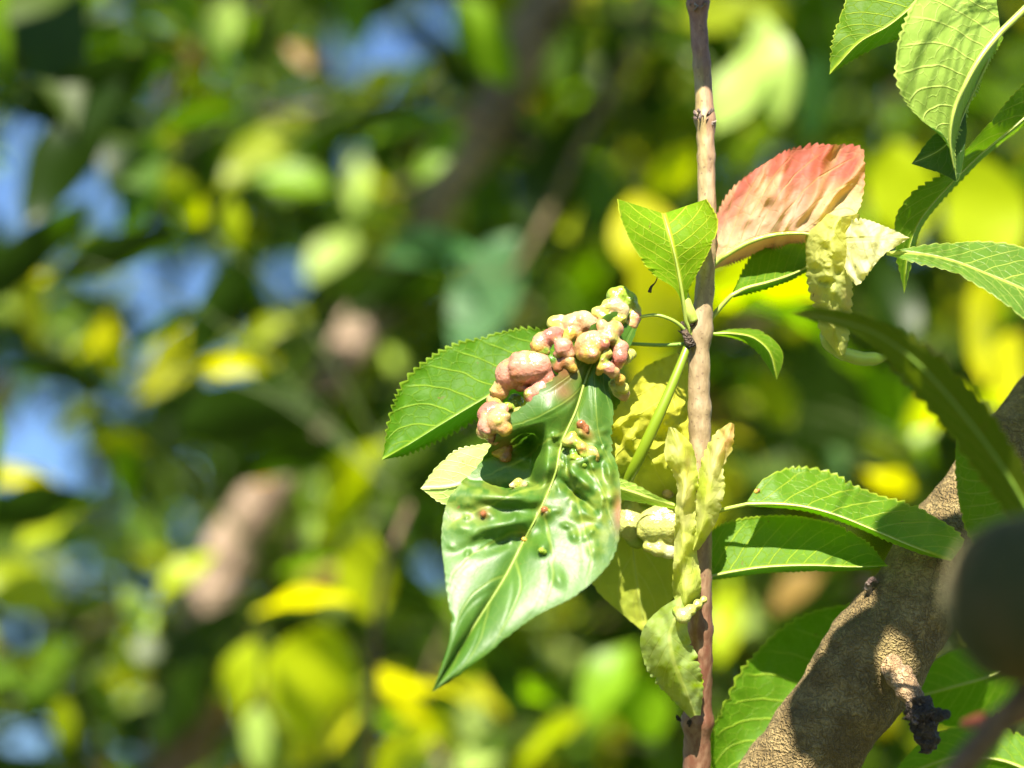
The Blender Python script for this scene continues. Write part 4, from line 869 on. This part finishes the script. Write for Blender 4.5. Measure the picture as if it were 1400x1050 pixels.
near_leaves = []
def put_leaf(base, axis, normal, length, colr, shape, jitter=0.25, rs=random, widen=1.0, parent=None):
    o = bpy.data.objects.new('leaf', shape); col.objects.link(o); o.parent = parent or tree
    R_ = frame(axis, normal) * np.array([widen, 1, 1]) * length
    m = np.eye(4); m[:3, :3] = R_; m[:3, 3] = base - origin_of(o.parent)
    o.matrix_local = Matrix(m.tolist()); j = 1 + rs.uniform(-jitter, jitter)
    o.color = (colr[0] * j, colr[1] * j, colr[2] * j, 1)
    return o
ground_pt = W(np.array([200.0, 1500.0, 600.0])); ground_pt = np.array([ground_pt[0] - 0.05, ground_pt[1] + 0.1, -0.05])
tree = empty('peach_tree', (ground_pt[0], ground_pt[1], 0.0), 'leafy peach tree with a slanting sunlit limb behind the shoot', 'tree')
limb_px = [(210, 1500, 600), (225, 1260, 590), (242, 1060, 570), (262, 900, 560), (318, 745, 560), (415, 600, 560), (470, 480, 560), (545, 370, 570), (625, 235, 590), (700, 100, 610), (765, -30, 630), (880, -260, 680), (1000, -600, 760)]
limb_w = W(np.array(limb_px, float))
fork_w = limb_w[0]
trunk = np.vstack([ground_pt, ground_pt * 0.6 + fork_w * 0.4 + np.array([0.02, 0, 0]), fork_w])
tube('trunk', trunk, [0.085, 0.06, 0.045], M_bark_far, tree, 24, n=40, rough=0.006, rough_scale=20)
tube('limb', np.vstack([fork_w - np.array([0, 0, 0.06]), limb_w]), [0.034, 0.03, 0.022, 0.0155, 0.0115, 0.011, 0.0110, 0.0110, 0.012, 0.0145, 0.0165, 0.0175, 0.017, 0.015], M_bark_far, tree, 20, n=120, rough=0.003, rough_scale=45)
# the limb that becomes the thick branch in front
tube('limb', np.vstack([fork_w + np.array([0.01, -0.01, -0.10]), W(np.array([(420, 1640, 360), (640, 1640, 190), (820, 1500, 70), (870, 1420, 47)], float))]), [0.034, 0.026, 0.02, 0.0155, 0.0145], M_bark_far, tree, 20, n=60, rough=0.002, rough_scale=45)
# second, thinner limb
l2 = W(np.array([(880, -260, 680), (880, 40, 520), (838, 120, 480), (790, 205, 450), (745, 300, 440), (700, 380, 440)], float))
tube('limb', l2, [0.006, 0.0042, 0.0038, 0.003, 0.0022, 0.0015], M_twig_far, tree, 10, n=60)
l3 = W(np.array([(300, 1420, 560), (420, 1250, 420), (500, 1060, 330), (512, 900, 310), (520, 800, 310), (560, 690, 330)], float))
tube('limb', l3, [0.008, 0.005, 0.0034, 0.003, 0.0022, 0.0012], M_twig_far, tree, 10, n=60)

for (b_, ax_, n_, l_, w_, c_) in SHADE:
    put_leaf(b_, ax_, n_, l_, c_, SHAPES[0], parent=tr_, widen=w_, jitter=0.1)  # added shade leaves, hung out of view on the leafy twig
    hook = W(np.array([1440.0, -30.0, -12.0])) + np.array([0, -0.02, 0.05])
    tube('stem', np.array([W(np.array([1500.0, 0.0, -9.0])), hook * 0.5 + b_ * 0.5 + np.array([0, 0, 0.03]), b_]), [0.0002, 0.0002, 0.0002], M_twig_far, tr_, 5, n=14)  # hair-thin stalks made up to carry the added shade leaves
TW = []      # points that leaves can hang from
for L_ in (spline(limb_w, 60), spline(l2, 30), spline(l3, 30)): TW.extend(list(L_))
def leaf_line(base, axis, length):
    return proj(base[None] + np.linspace(0, 1, 6)[:, None] * (unit(axis) * length)[None])
rs = random.Random(21)
candidates = []
twig_list = []
for k in range(104):
    dep = rs.choice([1, 1, 1, 2]) ; d0 = rs.uniform(450, 800) if dep == 1 else rs.uniform(800, 1200)
    px, py = rs.uniform(-120, 1500), rs.uniform(-160, 1180)
    ang = rs.uniform(0, 2 * math.pi); L_ = rs.uniform(220, 420)
    a = np.array([px, py, d0]); b = a + np.array([math.cos(ang) * L_, -abs(math.sin(ang)) * L_ * 0.8 + 60, rs.uniform(-120, 160)])
    c_ = (a + b) / 2 + np.array([rs.uniform(-50, 50), rs.uniform(-60, 40), rs.uniform(-30, 30)])
    if min(a[2], b[2]) < 380: continue
    path = W(spline([a, c_, b], 26)); pj = proj(path)
    if in_gap(pj[:, 0], pj[:, 1], 1.0).mean() > 0.12: continue
    twig_list.append(path)
    npts = rs.randint(7, 12)
    for i2 in range(npts):
        t_ = (i2 + rs.uniform(0.2, 0.8)) / npts; idx = int(t_ * 25); base = path[idx]; tdir = unit(path[min(idx + 1, 25)] - path[max(idx - 1, 0)])
        side = unit(np.cross(tdir, [0, 0, 1]) + 1e-6) * (1 if i2 % 2 else -1)
        axis = unit(tdir * rs.uniform(0.2, 0.9) + side * rs.uniform(0.5, 1.0) + np.array([0, 0, -rs.uniform(0.0, 0.9)]))
        normal = S * 0.7 + np.array([0, 0, 0.5]) + RNG.normal(size=3) * 0.5
        length = rs.uniform(0.05, 0.09)
        ll = leaf_line(base, axis, length)
        if in_gap(ll[:, 0], ll[:, 1], 0.92).any(): continue
        if blocks_lit(base + unit(axis) * length * 0.5): continue
        inside = ((ll[:, 0] > -40) & (ll[:, 0] < 1440) & (ll[:, 1] > -40) & (ll[:, 1] < 1090)).any()
        candidates.append((inside, base, axis, normal, length, pick(rs, ll[3, 0] > 700), rs.randrange(7)))
for path in twig_list:
    tube('twig', path, np.linspace(0.0013, 0.0005, len(path)), M_twig_far, tree, 6)
    TW.extend(list(path[::3]))
TWA = np.array(TW)

# leaves that stand out in the photograph, each on its own stalk: (px, py, px long, angle from +x in degrees, lit: 'b' seen against the sun / 'f' sun on the face, colour, depth mm, widen)
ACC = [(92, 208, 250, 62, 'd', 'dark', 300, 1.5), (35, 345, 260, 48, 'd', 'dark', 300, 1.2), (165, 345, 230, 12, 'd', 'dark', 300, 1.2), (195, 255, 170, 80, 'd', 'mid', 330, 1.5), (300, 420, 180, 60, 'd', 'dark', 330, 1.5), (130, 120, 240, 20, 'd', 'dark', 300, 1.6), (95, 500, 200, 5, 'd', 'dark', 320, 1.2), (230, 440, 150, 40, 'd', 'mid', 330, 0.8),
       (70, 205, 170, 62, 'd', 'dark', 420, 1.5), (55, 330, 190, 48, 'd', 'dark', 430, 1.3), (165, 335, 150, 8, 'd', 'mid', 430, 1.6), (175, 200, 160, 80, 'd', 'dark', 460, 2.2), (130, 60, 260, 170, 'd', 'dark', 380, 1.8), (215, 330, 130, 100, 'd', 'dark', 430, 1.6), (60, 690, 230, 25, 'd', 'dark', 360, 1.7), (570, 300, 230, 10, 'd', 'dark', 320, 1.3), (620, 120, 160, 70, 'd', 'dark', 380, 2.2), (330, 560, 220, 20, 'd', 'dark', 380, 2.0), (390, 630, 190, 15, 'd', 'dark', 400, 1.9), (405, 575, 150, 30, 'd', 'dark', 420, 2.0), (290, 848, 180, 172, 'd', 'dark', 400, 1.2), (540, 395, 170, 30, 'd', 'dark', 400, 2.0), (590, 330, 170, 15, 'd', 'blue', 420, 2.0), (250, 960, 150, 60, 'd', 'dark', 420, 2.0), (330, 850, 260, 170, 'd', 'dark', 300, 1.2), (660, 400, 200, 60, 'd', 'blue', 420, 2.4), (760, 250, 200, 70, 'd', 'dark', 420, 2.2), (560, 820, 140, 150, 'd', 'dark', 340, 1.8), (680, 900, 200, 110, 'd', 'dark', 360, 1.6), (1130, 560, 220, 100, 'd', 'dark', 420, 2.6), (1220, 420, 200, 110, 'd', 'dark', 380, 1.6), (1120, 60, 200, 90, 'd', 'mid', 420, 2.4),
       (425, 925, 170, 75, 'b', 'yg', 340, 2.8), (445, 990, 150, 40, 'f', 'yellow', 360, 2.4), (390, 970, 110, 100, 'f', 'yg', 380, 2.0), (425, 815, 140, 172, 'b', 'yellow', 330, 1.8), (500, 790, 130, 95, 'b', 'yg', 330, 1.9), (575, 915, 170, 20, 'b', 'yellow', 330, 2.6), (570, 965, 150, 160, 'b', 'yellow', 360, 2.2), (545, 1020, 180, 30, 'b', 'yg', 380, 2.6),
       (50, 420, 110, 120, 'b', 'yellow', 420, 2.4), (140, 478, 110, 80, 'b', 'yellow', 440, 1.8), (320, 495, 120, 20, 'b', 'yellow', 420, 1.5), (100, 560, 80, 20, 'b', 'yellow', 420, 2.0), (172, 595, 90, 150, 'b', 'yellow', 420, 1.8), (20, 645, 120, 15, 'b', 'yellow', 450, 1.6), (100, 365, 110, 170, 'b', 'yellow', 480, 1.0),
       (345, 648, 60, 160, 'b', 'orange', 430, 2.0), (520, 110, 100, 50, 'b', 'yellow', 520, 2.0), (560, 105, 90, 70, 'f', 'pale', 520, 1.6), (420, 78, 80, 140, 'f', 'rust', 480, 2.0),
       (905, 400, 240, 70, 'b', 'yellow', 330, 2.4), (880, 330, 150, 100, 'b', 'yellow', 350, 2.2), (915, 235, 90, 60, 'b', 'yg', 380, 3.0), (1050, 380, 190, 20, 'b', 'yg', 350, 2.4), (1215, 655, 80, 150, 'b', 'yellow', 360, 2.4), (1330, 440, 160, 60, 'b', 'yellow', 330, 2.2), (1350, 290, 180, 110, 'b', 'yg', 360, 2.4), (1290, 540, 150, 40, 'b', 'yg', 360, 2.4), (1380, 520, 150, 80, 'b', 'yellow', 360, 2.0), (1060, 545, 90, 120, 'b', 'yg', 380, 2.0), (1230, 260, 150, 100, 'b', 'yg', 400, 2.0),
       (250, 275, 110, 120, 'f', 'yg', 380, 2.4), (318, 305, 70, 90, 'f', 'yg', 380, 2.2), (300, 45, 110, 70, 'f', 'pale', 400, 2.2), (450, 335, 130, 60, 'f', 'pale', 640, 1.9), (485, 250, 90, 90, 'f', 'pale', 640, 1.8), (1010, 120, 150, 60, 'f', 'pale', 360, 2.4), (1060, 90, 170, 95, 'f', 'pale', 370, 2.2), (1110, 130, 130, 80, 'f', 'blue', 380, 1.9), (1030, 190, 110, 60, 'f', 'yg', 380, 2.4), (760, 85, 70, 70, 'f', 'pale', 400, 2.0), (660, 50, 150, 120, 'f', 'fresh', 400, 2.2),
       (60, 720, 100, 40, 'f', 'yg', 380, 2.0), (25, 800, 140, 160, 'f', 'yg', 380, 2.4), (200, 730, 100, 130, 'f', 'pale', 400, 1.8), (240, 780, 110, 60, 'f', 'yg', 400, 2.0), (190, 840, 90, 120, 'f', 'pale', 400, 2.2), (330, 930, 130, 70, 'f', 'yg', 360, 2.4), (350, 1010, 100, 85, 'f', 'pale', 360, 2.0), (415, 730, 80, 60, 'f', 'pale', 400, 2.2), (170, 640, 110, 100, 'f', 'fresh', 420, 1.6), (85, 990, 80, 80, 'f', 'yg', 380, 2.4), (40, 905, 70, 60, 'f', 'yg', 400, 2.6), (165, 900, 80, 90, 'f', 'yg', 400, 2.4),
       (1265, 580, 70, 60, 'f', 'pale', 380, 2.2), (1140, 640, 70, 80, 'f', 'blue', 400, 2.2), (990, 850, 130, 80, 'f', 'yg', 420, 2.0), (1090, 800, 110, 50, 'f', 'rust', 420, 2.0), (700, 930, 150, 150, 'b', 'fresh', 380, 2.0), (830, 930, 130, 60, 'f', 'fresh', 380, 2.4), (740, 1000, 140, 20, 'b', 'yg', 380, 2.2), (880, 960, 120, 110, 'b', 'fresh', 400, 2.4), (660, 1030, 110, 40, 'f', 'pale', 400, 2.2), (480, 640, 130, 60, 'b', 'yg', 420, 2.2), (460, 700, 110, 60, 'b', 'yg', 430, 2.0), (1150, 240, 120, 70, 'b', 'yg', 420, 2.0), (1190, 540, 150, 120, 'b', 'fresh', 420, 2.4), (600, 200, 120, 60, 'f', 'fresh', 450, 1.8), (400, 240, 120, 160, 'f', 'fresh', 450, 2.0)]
acc_n = 0
for (px, py, lp, ang, lit, cn, dep, wd) in ACC:
    dep = dep + 40
    a = math.radians(ang); L_ = lp * 1.12 * MM / 1000 * (D + dep / 1000) / D
    axis = RIGHT * math.cos(a) + UP * math.sin(a) * 1.0 + FWD * rs.uniform(-0.25, 0.25)
    if rs.random() < 0.5: axis = -axis
    base = W(np.array([px, py, float(dep)])) - unit(axis) * L_ * 0.5
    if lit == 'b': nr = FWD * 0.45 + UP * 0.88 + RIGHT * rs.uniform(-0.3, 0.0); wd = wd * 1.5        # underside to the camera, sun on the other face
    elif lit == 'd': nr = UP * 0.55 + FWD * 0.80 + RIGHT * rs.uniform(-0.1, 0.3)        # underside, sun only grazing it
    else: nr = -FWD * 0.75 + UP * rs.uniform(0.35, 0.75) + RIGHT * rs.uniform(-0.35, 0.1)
    if lit == 'd' and blocks_lit(base + unit(axis) * L_ * 0.5): continue
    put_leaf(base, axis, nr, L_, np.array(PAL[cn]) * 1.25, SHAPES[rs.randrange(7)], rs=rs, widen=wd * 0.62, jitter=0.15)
    acc_n += 1
    near = TWA[np.argmin(np.linalg.norm(TWA - base, axis=1))]
    dist = np.linalg.norm(near - base)
    if dist > 0.004:
        m_ = (near + base) / 2 + np.array([0, 0, 0.12 * dist])
        tube('twig', np.array([near, m_, base]), [0.0005, 0.0004, 0.0004], M_petiole, tree, 5, n=10)
candidates.sort(key=lambda c: (not c[0], np.linalg.norm(c[1] - CAM)))
keep = candidates[:300 - acc_n]; rest = candidates[300 - acc_n:]
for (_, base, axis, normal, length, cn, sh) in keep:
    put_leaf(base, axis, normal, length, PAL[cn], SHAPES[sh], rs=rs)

def foliage(name, items, parent, label=None):
    """items: (base, axis, normal, length, rgb); all joined"""
    Vu, Fu = unit_leaf(6, 3, 0.30, 0.7, 0.35, 0.3)
    n_, k_ = len(items), len(Vu)
    Vs = np.zeros((n_, k_, 3)); Cs = np.zeros((n_, k_, 3))
    for i_, (b_, a_, nn_, l_, c_) in enumerate(items):
        Vs[i_] = (Vu * l_) @ frame(a_, nn_).T + b_; Cs[i_] = c_
    Fs = (Fu[None] + (np.arange(n_) * k_)[:, None, None]).reshape(-1, 4)
    o = mesh_obj(name, Vs.reshape(-1, 3), Fs, M_foliage, parent); set_colors(o, Cs.reshape(-1, 3)); o['kind'] = 'stuff'
    if label: o['label'] = label
    return o
items = [(b, a, n_, l, PAL[c_]) for (_, b, a, n_, l, c_, s_) in rest]
def scatter(num, box, size, seed, gaps=True, clump=None, right_pal=True):
    """random leaves in the view pyramid: box = (px0, px1, py0, py1, mm0, mm1)"""
    r = np.random.default_rng(seed); rs_ = random.Random(seed); out = []
    for _ in range(num):
        d0 = (r.uniform((600 + box[4]) ** 3, (600 + box[5]) ** 3)) ** (1 / 3) - 600
        p = np.array([r.uniform(box[0], box[1]), r.uniform(box[2], box[3]), d0]); b = W(p)
        if clump and fbm(b[0] * clump[0], b[1] * clump[0], b[2] * clump[0], 2) < clump[1]: continue
        az = r.uniform(0, 6.283); axis = np.array([math.cos(az), math.sin(az), -r.uniform(-0.2, 1.1)]); nrm = S * 0.6 + np.array([0, 0, 0.5]) + r.normal(size=3) * 0.55
        l_ = r.uniform(*size)
        if blocks_lit(b + unit(axis) * l_ * 0.5): continue
        if gaps:
            ll = leaf_line(b, axis, l_)
            if in_gap(ll[:, 0], ll[:, 1], 0.85).any(): continue
        out.append((b, axis, nrm, l_, tuple(np.array(PAL[pick(rs_, p[0] > 650)]) * r.uniform(0.75, 1.3))))
    return out
r_ = np.random.default_rng(77)  # leaves added sunward of the limbs to keep them in shade
for (px, py, dd) in [(760, 0, 630), (720, 70, 610), (690, 120, 600), (655, 180, 600), (620, 240, 590), (585, 300, 580), (545, 360, 570), (520, 410, 570), (250, 1000, 560), (830, 100, 480), (790, 190, 450), (510, 950, 310), (505, 860, 310)]:
    for t_ in (0.34, 0.40, 0.46):
        c_ = W(np.array([px, py, float(dd)])) + S * t_ + r_.normal(size=3) * 0.012
        ax = unit(np.cross(S, r_.normal(size=3)))
        if not blocks_lit(c_): items.append((c_ - ax * 0.055, ax, S + r_.normal(size=3) * 0.25, 0.11, PAL['dark']))
# crown of the same tree reaching over the frame: it shades what hangs below
items += scatter(4200, (-700, 2100, -1500, -130, 350, 1700), (0.07, 0.12), 5, gaps=False, clump=(7.0, 0.02))
items += scatter(500, (-900, -60, -200, 1200, 200, 1400), (0.08, 0.13), 6, gaps=False)
items += scatter(400, (1450, 2300, -200, 1300, 150, 1400), (0.08, 0.13), 8, gaps=False)
foliage('crown', items, tree, 'loose peach foliage round the slanting limb')

# ------------------------------------------------------------------ the next tree, farther off
b2 = W(np.array([900.0, 2600.0, 1900.0])); b2 = np.array([b2[0] + 0.3, b2[1], 0.0])
tree2 = empty('peach_tree', b2, 'dense peach tree filling the shade farther behind the slanting limb', 'tree')
top2 = W(np.array([880.0, 500.0, 1900.0]))
tube('trunk', np.array([b2 - np.array([0, 0, 0.05]), b2 * 0.5 + top2 * 0.5 + np.array([0.05, 0, 0]), top2]), [0.10, 0.07, 0.03], M_bark_far, tree2, 20, n=40, rough=0.006, rough_scale=20)
for (px, py, dd) in ((1300, 150, 2000), (600, -200, 2100), (1100, 900, 1700), (500, 900, 1800)):
    e_ = W(np.array([px, py, float(dd)])); s0 = b2 * 0.45 + top2 * 0.55
    tube('limb', np.array([s0, (s0 + e_) / 2 + np.array([0, 0, 0.1]), e_]), [0.022, 0.014, 0.005], M_twig_far, tree2, 10, n=24)
items2 = scatter(12000, (-200, 1600, -250, 1300, 1000, 2700), (0.05, 0.095), 15)
items2 += scatter(2600, (430, 1650, -250, 1300, 1400, 3000), (0.10, 0.16), 16)
items2 += scatter(3600, (-300, 1700, -1200, -200, 1200, 2600), (0.08, 0.13), 17, gaps=False, clump=(6.0, 0.02))
foliage('crown', items2, tree2, 'dense shaded peach foliage')

print('done', len(candidates), acc_n, len(items), len(items2))
